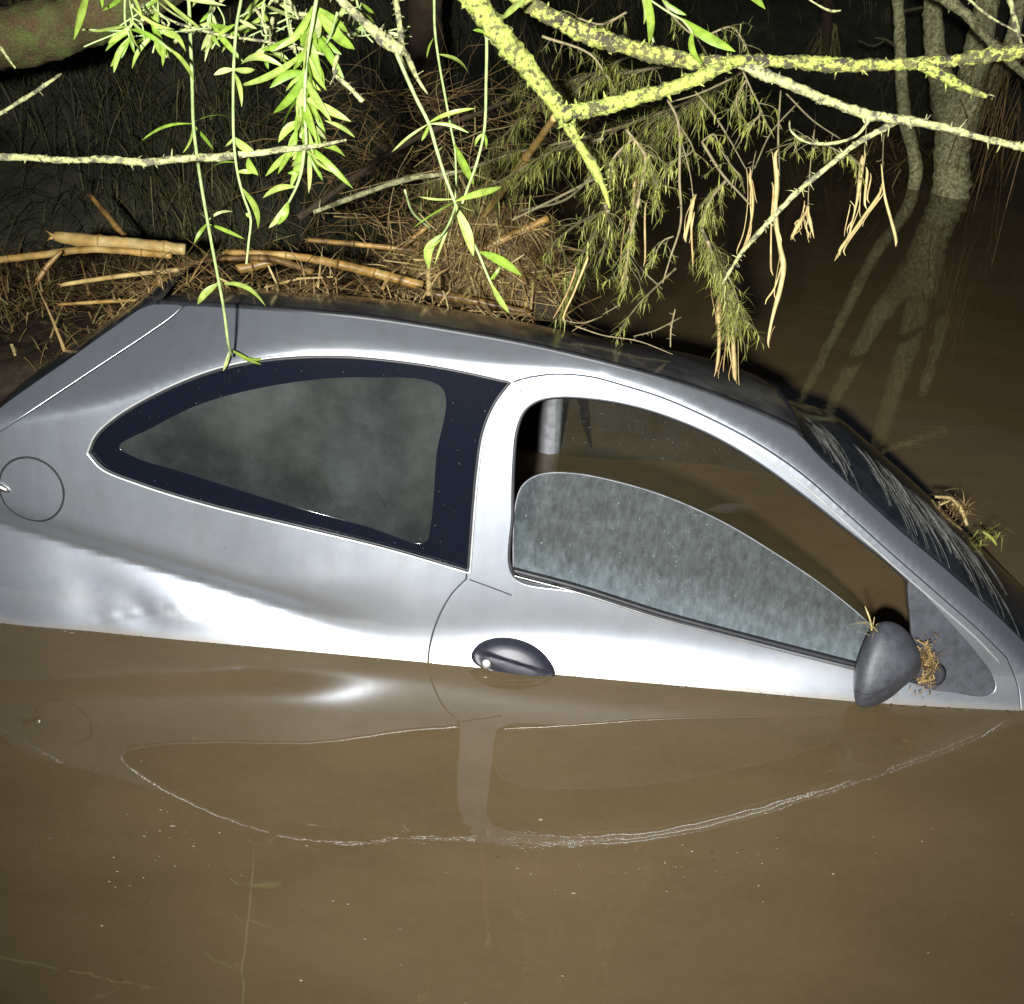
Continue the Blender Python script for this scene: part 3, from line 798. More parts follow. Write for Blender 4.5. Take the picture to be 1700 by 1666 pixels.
branch('lichen_branch', 'thinner pale lichen branch sloping down to the right edge, with a thorny side twig',
       [(1225, 104, 22), (1300, 135, 22), (1370, 165, 20), (1440, 190, 22), (1492, 197, 22), (1560, 210, 17), (1640, 231, 16), (1740, 254, 14), (1900, 300, 9), (2010, 340, 4)], (2.03, 1.95), M['lichen2'],
       [([(1485, 203, 10), (1420, 240, 9), (1370, 280, 8), (1320, 322, 8), (1270, 375, 8), (1228, 424, 6), (1200, 470, 4)], (2.0, 2.15), 45), ([(1445, 193, 6), (1425, 222, 5), (1380, 238, 5), (1335, 234, 4), (1312, 215, 3), (1311, 200, 2)], 2.0, 4)], 45, seed=3, group=GB)
branch('lichen_branch', 'pale thorny bare branch running level from the left edge',
       [(-500, 170, 26), (-240, 232, 20), (-30, 257, 15), (60, 262, 15), (120, 266, 12), (180, 264, 14), (240, 269, 15), (300, 263, 14), (380, 259, 15), (460, 249, 13), (530, 241, 10), (575, 232, 5)], (2.1, 2.0), M['lichen2'], (), 50, .010, seed=4, group=GB)
branch('lichen_branch', 'short crusty yellow branch ending in a hooked tip behind the hanging shoots',
       [(330, -330, 26), (450, -130, 22), (540, -25, 19), (590, 22, 20), (630, 60, 24), (665, 86, 26), (683, 112, 15), (698, 138, 10), (710, 156, 4)], 2.1, M['lichen2'], [([(652, -20, 9), (662, 30, 9), (668, 82, 10)], 2.1, 14)], 40, seed=5, group=GB)
branch('bare_twig', 'pale bare twig poking up from the left edge', [(-260, 330, 11), (-130, 262, 10), (-15, 197, 8), (30, 170, 8), (70, 144, 8), (102, 122, 5)], 2.2, M['lichen2'], (), 16, .008, seg=8, seed=6, cat='twig')
branch('bare_twig', 'tiny pale twig tip beside the log at the left edge', [(-90, -60, 9), (-45, 10, 8), (-10, 62, 7), (10, 92, 6), (26, 113, 4)], 2.2, M['lichen2'], (), 4, .008, seg=8, seed=7, cat='twig')
branch('bare_twig', 'little bare twig at the top edge right of centre', [(1180, -190, 7), (1260, -80, 6), (1330, -12, 4), (1358, 8, 4), (1380, 18, 5), (1396, 17, 3)], 2.2, M['lichen2'], (), 8, .005, seg=7, seed=8, cat='twig')
branch('bare_twig', 'bare twigs hanging at the top right corner', [(1420, -210, 9), (1520, -90, 8), (1600, -10, 6), (1640, 25, 5), (1680, 48, 4), (1720, 70, 3)], 2.3, M['lichen2'], [([(1640, -210, 12), (1660, -80, 11), (1672, -20, 10), (1685, 30, 8), (1695, 70, 6), (1710, 110, 4)], 2.3, 6)], 8, .006, seg=7, seed=9, cat='twig')
branch('blurred_branch', 'dim brown branch crossing the trunks at the top right', [(1520, -30, 24), (1600, 20, 26), (1650, 75, 24), (1720, 140, 20)], 5.5, M['bark_far'], (), 6, .02, seed=10, jit=.15, lump=.1)
branch('dead_limb', 'dark dead limb leaning up from the debris', [(495, 362, 16), (560, 315, 14), (640, 258, 14), (720, 215, 12), (800, 185, 10), (840, 168, 6)], (3.7, 3.9), M['bark_dark'], (), 12, .02, seed=12, jit=.2, lump=.2)
branch('dead_limb', 'greenish dead limb lying above the debris', [(520, 352, 10), (600, 322, 12), (680, 296, 12), (760, 285, 9), (830, 262, 6)], (3.65, 3.8), M['bark_far'], (), 12, .02, seed=13, jit=.2, lump=.2)

# ================================================================== HANGING LEAFY SHOOTS
def leaf(mb, p, tip, wd, a, curl=.12, side=None, fold=.25):
    """slim leaf from p to tip (3D), drooping along its length"""
    ax = tip - p; L = ax.length
    if L < 1e-4: return
    t = ax / L; toc = (CAM - p).normalized()
    s = side if side else t.cross(toc + Vector((rnd.gauss(0, .45), rnd.gauss(0, .45), rnd.gauss(0, .45))))
    s = s.normalized() if s.length > 1e-3 else t.orthogonal().normalized()
    nrm = s.cross(t).normalized(); n = 8; vs = []; fs = []; aa = []
    cs = rnd.choice((-1, 1)) * curl; lat = rnd.gauss(0, .07); tw = rnd.gauss(0, .15)
    for i in range(n + 1):
        u = i / n
        wq = wd * (math.sin(math.pi * min(1, (u * .95 + .05) ** 1.15)) ** .7)
        if i == 0: wq = wd * .16
        if i == n: wq = wd * .04
        c = p + ax * u + s * (lat * L * math.sin(math.pi * u)) + nrm * (cs * L * math.sin(math.pi * u * .9) + tw * L * u ** 3) + Vector((0, 0, -.10 * L * u * u * (1 if t.z > -.5 else 0)))
        vs += [c - s * wq + nrm * fold * wq, c, c + s * wq + nrm * fold * wq]; aa += [a - .12 * rnd.random(), a + .22, a - .12 * rnd.random()]
    for i in range(n):
        for k in (0, 1): fs.append((i * 3 + k, i * 3 + k + 1, i * 3 + k + 4, i * 3 + k + 3))
    mb.add(vs, fs, [min(1, max(0, x)) for x in aa])
def shoot(label, stem, Z, leaves, rw=5., extra=(), name='hanging_shoot', a0=.4, root=None):
    """stem: px points; leaves: (x, y, tipx, tipy, width px)"""
    if stem[0][1] <= 0 and len(stem) > 3 or stem[0][1] < -25: stem = [(stem[0][0] - 40, stem[0][1] - 300, 0), (stem[0][0] - 12, stem[0][1] - 120, 0)] + list(stem)
    stem = [(p[0], p[1]) for p in stem]
    P, Rr = path3([(x, y, rw * (1 - .4 * i / len(stem))) for i, (x, y) in enumerate(stem)], Z, 8)
    e = empty(name, P[0]); tag(e, label, 'plant', 'fresh green shoots hanging from above')
    mb = MB(); tube(mb, P, Rr, 7, jit=.1, a=.5)
    for ex in extra:
        P2, R2 = path3([(x, y, rw * .55) for x, y in ex], Z, 8); tube(mb, P2, R2, 6, a=.5)
    mb.build('stem', M['stem'], e)
    mb = MB()
    z0 = Z if not isinstance(Z, tuple) else (Z[0] + Z[1]) / 2
    for (x, y, tx, ty, wq) in leaves:
        L = math.hypot(tx - x, ty - y) * pxsize(z0)
        if isinstance(Z, tuple): z0 = Z[0] + (Z[1] - Z[0]) * min(1, max(0, (y - stem[0][1]) / (stem[-1][1] - stem[0][1]))); L = math.hypot(tx - x, ty - y) * pxsize(z0)
        p = at(x, y, z0 + rnd.gauss(0, .004)); t = at(tx, ty, z0 + rnd.uniform(-.45, .35) * L)
        leaf(mb, p, t, wq * .40 * pxsize(z0), min(1, max(0, rnd.gauss(a0, .32))), curl=rnd.uniform(.03, .16))
    mb.build('leaves', M['leaf'], e)
    return e
shoot('longest hanging green stem, its leafy tip reaching the rear side window', [(312, -20), (316, 60), (319, 140), (321, 205), (330, 280), (345, 370), (358, 440), (371, 510), (380, 575), (385, 592)], (1.93, (P3(*uv(383, 590)) - CAM).dot(FW) - .035),
      [(320, 205, 230, 226, 6), (320, 203, 386, 180, 6), (320, 208, 304, 254, 6), (322, 208, 358, 250, 7), (345, 370, 322, 402, 8), (347, 372, 412, 390, 8), (345, 366, 386, 345, 6), (344, 366, 330, 350, 3),
       (363, 470, 326, 504, 15), (365, 470, 441, 500, 14), (382, 580, 371, 616, 8), (383, 580, 432, 606, 12), (384, 582, 456, 589, 7)], 7.)
shoot('thin hanging stem left of the dense clump, with small paired leaves', [(402, -20), (393, 40), (388, 110), (387, 170), (388, 230), (394, 285), (404, 325), (416, 362), (413, 400), (409, 438)], 2.0,
      [(388, 115, 354, 120, 12), (388, 115, 423, 112, 17), (388, 120, 402, 168, 10), (388, 228, 421, 246, 18), (388, 228, 374, 240, 6), (393, 285, 425, 282, 10), (396, 270, 352, 272, 8), (402, 312, 436, 378, 19), (416, 362, 408, 352, 8),
       (390, 40, 360, 60, 9), (392, 30, 425, 45, 9), (412, 262, 428, 290, 16)], 6.)
L = []
for (x, y, n_) in [(522, 10, 5), (516, 45, 6), (510, 85, 7), (506, 120, 7), (505, 160, 7), (507, 200, 7), (508, 238, 7)]:
    for k in range(n_ + 3): L.append((x + rnd.gauss(0, 3), y, x + rnd.gauss(0, 34), y + rnd.uniform(20, 92), rnd.uniform(7, 19)))
L += [(530, 30, 590, 84, 22), (508, 242, 575, 250, 14), (508, 242, 440, 288, 14), (508, 246, 470, 242, 14), (540, 200, 588, 222, 9), (470, 110, 395, 95, 15), (500, 245, 530, 262, 8)]
shoot('dense bright clump of narrow leaves hanging at the top left of centre', [(528, -30), (520, 30), (510, 90), (506, 150), (507, 205), (508, 243), (502, 280)], (1.95, 2.05), L, 8., [[(560, 20), (548, 60), (530, 90)], [(470, -20), (480, 50), (500, 110)]], a0=.3)
shoot('short leafy shoot with three pale leaves below the dense clump', [(506, 240), (500, 285), (492, 310), (478, 338)], 2.02,
      [(492, 310, 430, 320, 13), (478, 335, 446, 378, 14), (478, 335, 463, 372, 13), (498, 290, 478, 285, 8)], 6.)
shoot('slanting green stem with a leafy knot, right of the hooked branch', [(658, 88), (676, 130), (692, 165), (712, 205), (724, 245), (738, 290), (755, 335), (770, 375), (792, 415), (813, 465), (835, 505)], (2.0, 2.15),
      [(712, 205, 650, 252, 6), (712, 207, 699, 234, 7), (714, 205, 778, 214, 8), (712, 203, 788, 170, 9), (755, 335, 680, 362, 5), (757, 340, 720, 440, 6), (756, 342, 786, 425, 21), (755, 333, 790, 342, 7),
       (757, 333, 836, 306, 16), (735, 388, 712, 447, 19), (735, 390, 702, 415, 8), (797, 418, 872, 449, 19), (815, 470, 842, 520, 13), (813, 465, 830, 440, 8), (755, 330, 695, 322, 5)], 7.,
      [[(757, 338), (748, 365), (735, 388), (712, 410), (706, 416)], [(672, 315), (685, 352), (716, 380)]])
shoot('straight thin green stem hanging left of the Y-shaped branch', [(806, 20), (808, 70), (807, 130), (804, 215), (792, 268), (779, 305), (767, 338)], 2.08,
      [(806, 55, 785, 48, 8), (804, 220, 788, 242, 7), (804, 220, 808, 246, 7), (805, 60, 880, 110, 22), (806, 30, 782, 12, 10)], 6.)
shoot('thin grey-green stem behind, with one broad drooping leaf', [(720, -20), (722, 50), (730, 110), (740, 165), (750, 220), (755, 245), (757, 300), (756, 330)], 2.2,
      [(754, 240, 790, 305, 20), (728, 90, 785, 108, 13), (740, 240, 720, 250, 6), (722, 60, 712, 100, 6)], 5.)
rr2 = random.Random(21)
for i, (x0, lab) in enumerate([(215, 'leafy shoot hanging left of the rest along the top edge'), (262, 'leafy shoot at the top edge with a long drooping leaf'), (350, 'leafy shoot at the top edge between the two long stems'),
                                (440, 'leafy shoot at the top edge just left of the dense clump'), (600, 'leafy shoot at the top edge right of the dense clump')]):
    y1 = rr2.uniform(55, 110); st = [(x0 + rr2.gauss(0, 12), -40), (x0 + rr2.gauss(0, 6), 10), (x0 + rr2.gauss(0, 10), y1 * .6), (x0 + rr2.gauss(0, 12), y1)]
    L = []
    for k in range(13 if x0 < 600 else 6):
        y = rr2.uniform(-25, y1); L.append((x0, y, x0 + rr2.gauss(0, 45), y + rr2.uniform(8, 60), rr2.uniform(6, 14)))
    if i == 1: L.append((248, 20, 287, 100, 13))
    ex = [[(x0, rr2.uniform(-10, 30)), (x0 + rr2.gauss(0, 35), rr2.uniform(20, 60)), (x0 + rr2.gauss(0, 60), rr2.uniform(40, 90))] for _ in range(3)]
    shoot(lab, st, 1.95 + .06 * i, L, 5., ex)
shoot('single bright leaf spray at the top left corner', [(160, -30), (150, -10), (140, 0)], 1.9, [(148, -20, 120, 66, 17), (160, -30, 172, 8, 9)], 5.)
shoot('broad green leaves hanging at the top edge above the long branch', [(1075, -40), (1080, 0), (1078, 40), (1085, 70)], 1.9, [(1070, -10, 832, 33, 18) if False else (880, -10, 832, 33, 16), (1070, -20, 1085, 76, 20), (1060, -20, 1070, 40, 14), (1130, 30, 1222, 76, 22), (1200, -30, 1277, 10, 20), (1100, 0, 1140, 20, 10), (1150, 50, 1160, 120, 14)], 6., [[(1080, 0), (1110, 20), (1135, 35), (1150, 55)]])
# yellow lichen twigs tangled among the top shoots
tw = []
for k in range(16):
    x = rr2.uniform(220, 600); y = rr2.uniform(-20, 60); dx_ = rr2.gauss(0, 45); dy_ = rr2.uniform(5, 60)
    tw.append(([(x, y, 6), (x + dx_ * .5, y + dy_ * .4, 6), (x + dx_, y + dy_, 4)], 1.98 + .01 * k))
tw += [([(560, 90, 6), (555, 120, 6), (575, 140, 7), (603, 168, 7)], 2.0), ([(560, 115, 4), (548, 140, 2)], 2.0)]
branch('crusty_twigs', 'tangle of crusty yellow twigs among the shoots at the top left', [(235, 10, 6), (300, 40, 6), (380, 60, 7), (450, 70, 6), (560, 95, 6)], 2.02, M['lichen2'], [(a, b, 6) for a, b in tw], 30, .008, seg=9, step=4, seed=14, cat='twigs')

# ================================================================== FEATHERY GREEN BRANCHES, TWIGS, DEAD WISPS
def sprig(label, pxs, Z, n, Lp, a0, sw=5., spread=1., down=.3, group='feathery green sprays', extra=()):
    mbS = MB(); mbN = MB(); first = None
    for path in [pxs] + list(extra):
        P, Rr = path3([(x, y, sw * (1 - .6 * i / len(path))) for i, (x, y) in enumerate(path)], Z, 7); first = first or P[0]
        tube(mbS, P, Rr, 6, jit=.15, a=rnd.uniform(.3, .8)); nn_ = int(n * len(path) / len(pxs))
        zz = Z if not isinstance(Z, tuple) else Z[1]; ln = Lp * pxsize(zz)
        for k in range(max(3, nn_ // 7)):
            i = rnd.randrange(1, len(P)); t = (P[i] - P[i - 1]).normalized()
            d = (t * rnd.uniform(.2, 1.3) + Vector((rnd.gauss(0, .7), rnd.gauss(0, .7), rnd.gauss(-down, .5))) * spread).normalized()
            l = ln * rnd.uniform(.5, 1.9); q = [P[i]]
            for j in range(5):
                q.append(q[-1] + d * l / 5); d = (d + Vector((rnd.gauss(0, .16), rnd.gauss(0, .16), -.22 + rnd.gauss(0, .14)))).normalized()
            tube(mbS, q, [.0009, .0009, .0008, .0007, .0006, .0004], 4, a=rnd.uniform(.0, .45)); ac = rnd.gauss(a0, .2)
            for j in range(rnd.randrange(6, 14)):
                u = rnd.uniform(0, 4.9); jj = int(u); p = q[jj].lerp(q[jj + 1], u - jj); tt = (q[jj + 1] - q[jj]).normalized()
                dd = tt * rnd.uniform(.3, 1.1) + Vector((rnd.gauss(0, .6), rnd.gauss(0, .6), rnd.gauss(-.1, .5)))
                blade(mbN, p, dd, ln * rnd.uniform(.25, .75), rnd.uniform(.0006, .0016), rnd.uniform(0, .25), min(1, max(0, rnd.gauss(ac, .14))), 4)
    e = empty('feathery_spray', first); tag(e, label, 'greenery', group)
    mbS.build('stem', M['twig'], e); mbN.build('foliage', M['needle'], e)
    return e
sprig('feathery green spray drooping from the tip of the Y-shaped branch to the roof', [(1012, 335), (995, 370), (970, 415), (948, 465), (928, 520)], (2.2, 2.9), 240, 34, .6, 6, .7,
      extra=[[(1010, 350), (975, 362), (930, 395), (905, 440)], [(1005, 340), (1015, 390), (985, 430), (955, 470)]])
sprig('feathery green tuft hanging below the long lichen branch near the fork', [(1040, 215), (1070, 260), (1062, 320), (1050, 370)], 2.25, 230, 38, .6, 5, .8, extra=[[(1060, 240), (1085, 280), (1090, 330)], [(1050, 230), (1020, 260), (1000, 300)], [(1062, 330), (1045, 400), (1038, 465)]])
sprig('dim green feathery sprays behind the upper arm of the Y-shaped branch', [(1230, 120), (1150, 165), (1060, 200), (960, 230), (850, 255), (720, 300)], (2.4, 3.3), 800, 44, .55, 6, .8,
      extra=[[(1100, 110), (1000, 130), (900, 170), (830, 230)], [(1050, 90), (960, 130), (860, 140)], [(1000, 230), (920, 250), (830, 300), (760, 330)], [(1190, 140), (1110, 200), (1040, 260), (1000, 320)]])
sprig('green tuft hanging under the long branch right of the fork', [(1232, 115), (1248, 150), (1262, 185), (1240, 215)], 2.1, 110, 36, .6, 4, .7, extra=[[(1240, 130), (1222, 165), (1230, 195)]])
sprig('heavy green bundle hanging lowest over the car roof', [(1205, 300), (1180, 330), (1166, 372), (1178, 415), (1198, 455), (1212, 495), (1222, 540)], (2.3, 2.55), 420, 40, .75, 6, .45,
      extra=[[(1175, 400), (1192, 450), (1205, 500), (1210, 535)], [(1165, 380), (1185, 420), (1215, 470), (1235, 530)]])
sprig('small drooping green sprig just behind the roof edge', [(1122, 445), (1090, 475), (1060, 505), (1038, 535), (1026, 562)], (2.6, 2.8), 110, 26, .7, 4, .6)
sprig('loose green tuft beside the thorny side twig', [(1395, 235), (1360, 240), (1335, 225), (1318, 250)], 2.1, 80, 32, .65, 3, .8, extra=[[(1370, 240), (1400, 255), (1430, 275)]])
sprig('small green tip hanging on the twig below the fork arm of the Y-shaped branch', [(1130, 210), (1150, 250), (1125, 262), (1108, 275)], 2.2, 90, 30, .65, 3, .8)
sprig('tiny green tip right of the hanging thin twigs, above the green bundle', [(1165, 235), (1185, 222), (1195, 245), (1212, 272), (1230, 292)], 2.2, 80, 30, .65, 3, .8)
sprig('low green tip at the end of a hanging twig, left of the green bundle', [(1118, 392), (1100, 400), (1085, 430), (1082, 445)], 2.2, 60, 30, .65, 3, .8)
sprig('thin mossy spray at the top edge right of the Y-shaped branch', [(1090, -20), (1120, 30), (1160, 60), (1215, 45), (1240, 80)], 2.3, 130, 34, .3, 5, .9, extra=[[(900, 60), (980, 90), (1010, 130)], [(1040, 20), (1000, 40), (960, 30)]])

def wisps(label, paths, Z, cat='dead grass', group='dead grass wisps caught on twigs', a=.8):
    mb = MB()
    fr = []
    for pth in paths:
        if pth[0][2] + pth[1][2] > 11:
            for _ in range(4):
                ox = rnd.gauss(0, 5); i0 = rnd.randrange(0, len(pth) - 1); fr.append([(p[0] + ox + rnd.gauss(0, 2.5), p[1] + rnd.gauss(0, 8), rnd.uniform(1.2, 3)) for p in pth[i0:i0 + rnd.randrange(2, 5)]])
    for pth in list(paths) + [f for f in fr if len(f) > 1]:
        z = Z
        pth = [(pth[0][0] + rnd.gauss(0, 2), pth[0][1] - 8, 1.2)] + [(p[0], p[1], p[2] * .85) for p in pth] + [(pth[-1][0] + rnd.gauss(0, 2), pth[-1][1] + 7, 1)]
        P, Rr = path3(pth, z, 7)
        # flattened, twisted dead blade
        vs = []; fs = []; n = len(P)
        for i, p in enumerate(P):
            t = (P[min(i + 1, n - 1)] - P[max(i - 1, 0)]).normalized(); s = t.cross((CAM - p).normalized()); s = (s if s.length > .01 else t.orthogonal()).normalized()
            nr = s.cross(t); an = .5 * math.sin(i * .35); s2 = s * math.cos(an) + nr * math.sin(an); b2 = t.cross(s2)
            wq = Rr[i]; vs += [p - s2 * wq, p + b2 * wq * .35, p + s2 * wq, p - b2 * wq * .35]
        for i in range(n - 1):
            for k in range(4): fs.append((i * 4 + k, i * 4 + (k + 1) % 4, i * 4 + 4 + (k + 1) % 4, i * 4 + 4 + k))
        mb.add(vs, fs, min(1, max(0, rnd.gauss(a, .12))))
    o = mb.build('dead_grass_wisp', M['straw']); tag(o, label, cat, group); return o
wisps('longest brown dead wisp hanging past the thorny twig', [[(1288, 255, 8), (1290, 300, 11), (1286, 350, 12), (1294, 400, 11), (1300, 440, 13), (1292, 490, 11), (1280, 540, 7), (1275, 570, 4)], [(1284, 310, 4), (1280, 380, 4), (1281, 450, 4)], [(1298, 440, 4), (1285, 480, 4), (1272, 498, 3)]], 2.15)
wisps('left of the two dead wisps dangling under the green bundle onto the roof', [[(1193, 500, 10), (1194, 545, 9), (1191, 600, 8), (1188, 618, 3)]], 2.6, a=.6)
wisps('right, lower of the two dead wisps dangling under the green bundle onto the roof', [[(1216, 530, 7), (1218, 575, 10), (1219, 625, 10)]], 2.6, a=.6)
wisps('pale dead wisps hanging left of the green bundle', [[(1152, 330, 8), (1146, 360, 9), (1138, 395, 5)], [(1150, 335, 5), (1148, 390, 5), (1150, 436, 3)]], 2.15)
wisps('thin curved dead wisp crossing behind the thorny twig, right of the green bundle', [[(1245, 290, 7), (1250, 330, 7), (1244, 380, 5), (1232, 420, 3)]], 2.2)
wisps('two short pale dead leaves below the thorny twig', [[(1340, 348, 4), (1328, 370, 12), (1317, 390, 6)], [(1342, 350, 4), (1346, 370, 10), (1350, 388, 3)]], 2.15, a=.9)
wisps('dead wisps hanging furthest right, left of the slender tree', [[(1432, 265, 11), (1428, 300, 11), (1420, 345, 5), (1411, 385, 3)], [(1440, 285, 6), (1436, 340, 4)], [(1462, 318, 6), (1430, 365, 7), (1394, 416, 7)], [(1464, 280, 3), (1470, 330, 6), (1488, 402, 6)], [(1446, 295, 3), (1440, 330, 4)]], 2.15, a=.9)
wisps('pale thin dead stems hanging left of the green bundle, above the roof', [[(1055, 300, 7), (1050, 360, 5), (1042, 420, 5), (1038, 468, 4)], [(1072, 340, 4), (1070, 435, 3)], [(975, 430, 6), (955, 480, 5), (935, 528, 4)], [(955, 450, 5), (940, 490, 4), (922, 522, 3)]], 2.4, a=.7)
def twigs(label, paths, Z, a=.5):
    mb = MB()
    for pth in paths:
        P, Rr = path3(pth, Z, 8); tube(mb, P, Rr, 6, jit=.25, a=rnd.gauss(a, .15)); spurs(mb, P, Rr, 5, .01, a, .6)
    o = mb.build('thin_twigs', M['twig']); tag(o, label, 'twigs', 'thin bare twigs'); return o
twigs('thin bare twigs hanging in the gap right of the Y-shaped branch', [[(1105, 160, 5), (1125, 200, 5), (1128, 300, 5), (1130, 370, 4), (1112, 430, 3), (1100, 470, 2)], [(1145, 140, 4), (1185, 190, 4), (1215, 238, 3), (1238, 280, 2)], [(1165, 235, 5), (1200, 290, 5), (1232, 325, 4), (1250, 345, 2)], [(1215, 130, 3), (1160, 155, 3), (1110, 170, 2)],
      [(1296, 150, 3), (1292, 220, 4), (1294, 300, 3)], [(1320, 175, 3), (1280, 220, 3), (1252, 280, 2)], [(1305, 155, 3), (1350, 200, 3), (1395, 230, 2)], [(1352, 215, 2), (1344, 290, 2), (1341, 352, 2)], [(1440, 195, 2), (1436, 240, 2), (1434, 285, 2)], [(1468, 203, 2), (1466, 250, 2), (1464, 320, 2)], [(1130, 230, 3), (1146, 290, 2), (1152, 345, 2)], [(1255, 250, 2), (1250, 275, 2), (1246, 300, 2)]], 2.2, .45)
twigs('thin twigs lying behind the drooping spray at the waterline', [[(1120, 195, 5), (1050, 260, 6), (960, 310, 5), (850, 365, 4)], [(1100, 480, 3), (1060, 440, 3), (1000, 330, 2)], [(1000, 270, 5), (940, 330, 5), (860, 350, 3)]], 2.9, .4)
twigs('fine broken stalks poking out by the roof edge', [[(1121, 513, 3), (1114, 545, 3), (1113, 576, 2)], [(1052, 558, 2), (1088, 548, 3), (1131, 526, 2)], [(955, 541, 2), (1000, 556, 2), (1060, 566, 2), (1117, 588, 1)], [(1000, 522, 1), (1030, 505, 2)], [(930, 530, 1), (965, 536, 2), (1000, 525, 1)]], 2.75, .8)
mb = MB()
for k in range(520):                                    # tangle of dead brush on the bank behind the heap
    px_, py_ = rnd.uniform(470, 980), rnd.uniform(150, 400); p = at(px_, py_, rnd.uniform(3.9, 5.0))
    if px_ > 830 and py_ > 250: continue
    d = Vector((rnd.gauss(.5, .9), rnd.gauss(0, .4), rnd.gauss(.1, .6))).normalized(); q = [p]; l = rnd.uniform(.1, .5)
    for j in range(5): q.append(q[-1] + d * l / 5); d = (d + Vector((rnd.gauss(0, .25), rnd.gauss(0, .2), rnd.gauss(-.05, .25)))).normalized()
    r_ = rnd.uniform(.0008, .0028); tube(mb, q, [r_ * (1 - .12 * j) for j in range(6)], 5, a=min(1, max(0, rnd.gauss(.3, .3))))
o = mb.build('dead_brush', M['straw']); tag(o, 'tangled dead brush on the bank behind the straw heap', 'brush', kind='stuff')
mb = MB()
for k in range(170):                                    # dead grass hanging from the right bank
    px_, py_ = rnd.gauss(1668, 26), rnd.uniform(60, 240)
    p = at(px_, py_, rnd.uniform(6.2, 7.4)); blade(mb, p, Vector((rnd.gauss(0, .55), rnd.gauss(0, .3), -1)), rnd.uniform(.1, .55), rnd.uniform(.0015, .004), .3, rnd.uniform(0, .55))
o = mb.build('hanging_bank_grass', M['straw']); tag(o, 'curtain of dead grass hanging at the right edge over the water', 'dead grass', kind='stuff')
mb = MB()
for k in range(300):
    px_, py_ = rnd.gauss(1450, 55), rnd.gauss(248, 16); p = at(px_, py_, rnd.uniform(7.2, 8.8))
    blade(mb, p, Vector((rnd.gauss(0, 1), rnd.gauss(0, .3), rnd.gauss(0, .25))), rnd.uniform(.2, .5), .004, .1, rnd.uniform(.3, .8))
o = mb.build('flattened_reeds', M['straw']); tag(o, 'flattened reddish reeds at the far water edge behind the thin tree', 'reeds', kind='stuff')

# ================================================================== DEBRIS RAFT AGAINST THE ROOF
def roof_z(x, y):
    best = min(trows[::4] + rrows[::4], key=lambda r_: abs(r_[0].x - x))
    b = min(best, key=lambda p: abs(p.y - y)); return b.z if abs(b.y - y) < .1 else -1
def raft_z(x, y):
    h = .16 + .06 * noise.noise(Vector((x * 3, y * 3, 0)))
    h += .50 * math.exp(-((x + .10) / .30) ** 2 - ((y - 3.55) / .38) ** 2)
    h += .22 * math.exp(-((x + .75) / .75) ** 2 - ((y - 3.55) / .40) ** 2)
    h += .03 * noise.noise(Vector((x * 11, y * 11, 2)))
    h *= 1 - sst(.08, .27, x)
    rz = roof_z(x, y); h = (max(h * sst(2.95, 3.5, y), rz + .012 * sst(-1.15, -.8, x) - .02 * (1 - sst(-1.15, -.8, x))) if y < 3.5 else max(h, rz + .01)) if (x < .12 and rz > -.5) else h
    return h * (1 - sst(4.6, 5.2, y)) - .03
mb = MB(); vs = []; fs = []; nx, ny = 110, 70
for j in range(ny + 1):
    for i in range(nx + 1):
        x = -2.6 + 3.05 * i / nx; y = 2.98 + 2.2 * j / ny; vs.append((x, y, raft_z(x, y)))
for j in range(ny):
    for i in range(nx):
        a = j * (nx + 1) + i
        if not (vs[a][0] > .10 and vs[a][1] < 3.42): fs.append((a, a + 1, a + nx + 2, a + nx + 1))
mb.add(vs, fs); o = mb.build('debris_raft', M['mat']); tag(o, 'dark wet raft of rotting debris washed against the car roof', 'debris', kind='stuff')
mb = MB()
def raft_hit(px, py):
    d = ray(px, py); t = 3.0
    while t < 6:
        p = CAM + d * t
        if p.z < raft_z(p.x, p.y): return p
        t += .03
    return None
for k in range(11000):
    u = rnd.random()
    if u < .50: px_, py_ = rnd.gauss(800, 85), rnd.gauss(445, 52)
    elif u < .75: px_, py_ = rnd.uniform(-20, 560), rnd.gauss(490, 48)
    else: px_, py_ = rnd.uniform(430, 930), rnd.uniform(370, 520)
    if px_ > 935: continue
    p = raft_hit(px_, py_)
    if p is None or p.x > .22: continue
    big = rnd.random() < .1
    d = Vector((rnd.gauss(0, 1), rnd.gauss(0, .8), rnd.gauss(.05, .35)))
    hp = u < .5; blade(mb, p + Vector((0, 0, rnd.uniform(0, .06))), d, rnd.uniform(.03, .13) * (2.2 if big else 1), rnd.uniform(.0009, .0026) * (2 if big else 1), rnd.uniform(0, .3), min(1, max(0, rnd.gauss(.60 if hp else .48, .27))), 4)
for k in range(420):                                     # thicker broken stalks jammed in the heap
    px_, py_ = (rnd.gauss(800, 80), rnd.gauss(440, 48)) if k % 3 else (rnd.uniform(380, 720), rnd.gauss(440, 35))
    if px_ > 925: continue
    p = raft_hit(px_, py_)
    if p is None or p.x > .2: continue
    d = Vector((rnd.gauss(.5, 1), rnd.gauss(0, .6), rnd.gauss(.15, .35))).normalized(); l = rnd.uniform(.04, .17); r_ = rnd.uniform(.0012, .0034); p = p + Vector((0, 0, rnd.uniform(0, .06)))
    tube(mb, [p, p + d * l * .5 + Vector((0, 0, rnd.gauss(0, .008))), p + d * l], [r_, r_, r_ * .7], 6, a=min(1, max(0, rnd.gauss(.58, .25))))
o = mb.build('dead_straw', M['straw']); tag(o, 'tangled dead straw and bits matted over the raft', 'straw', kind='stuff')

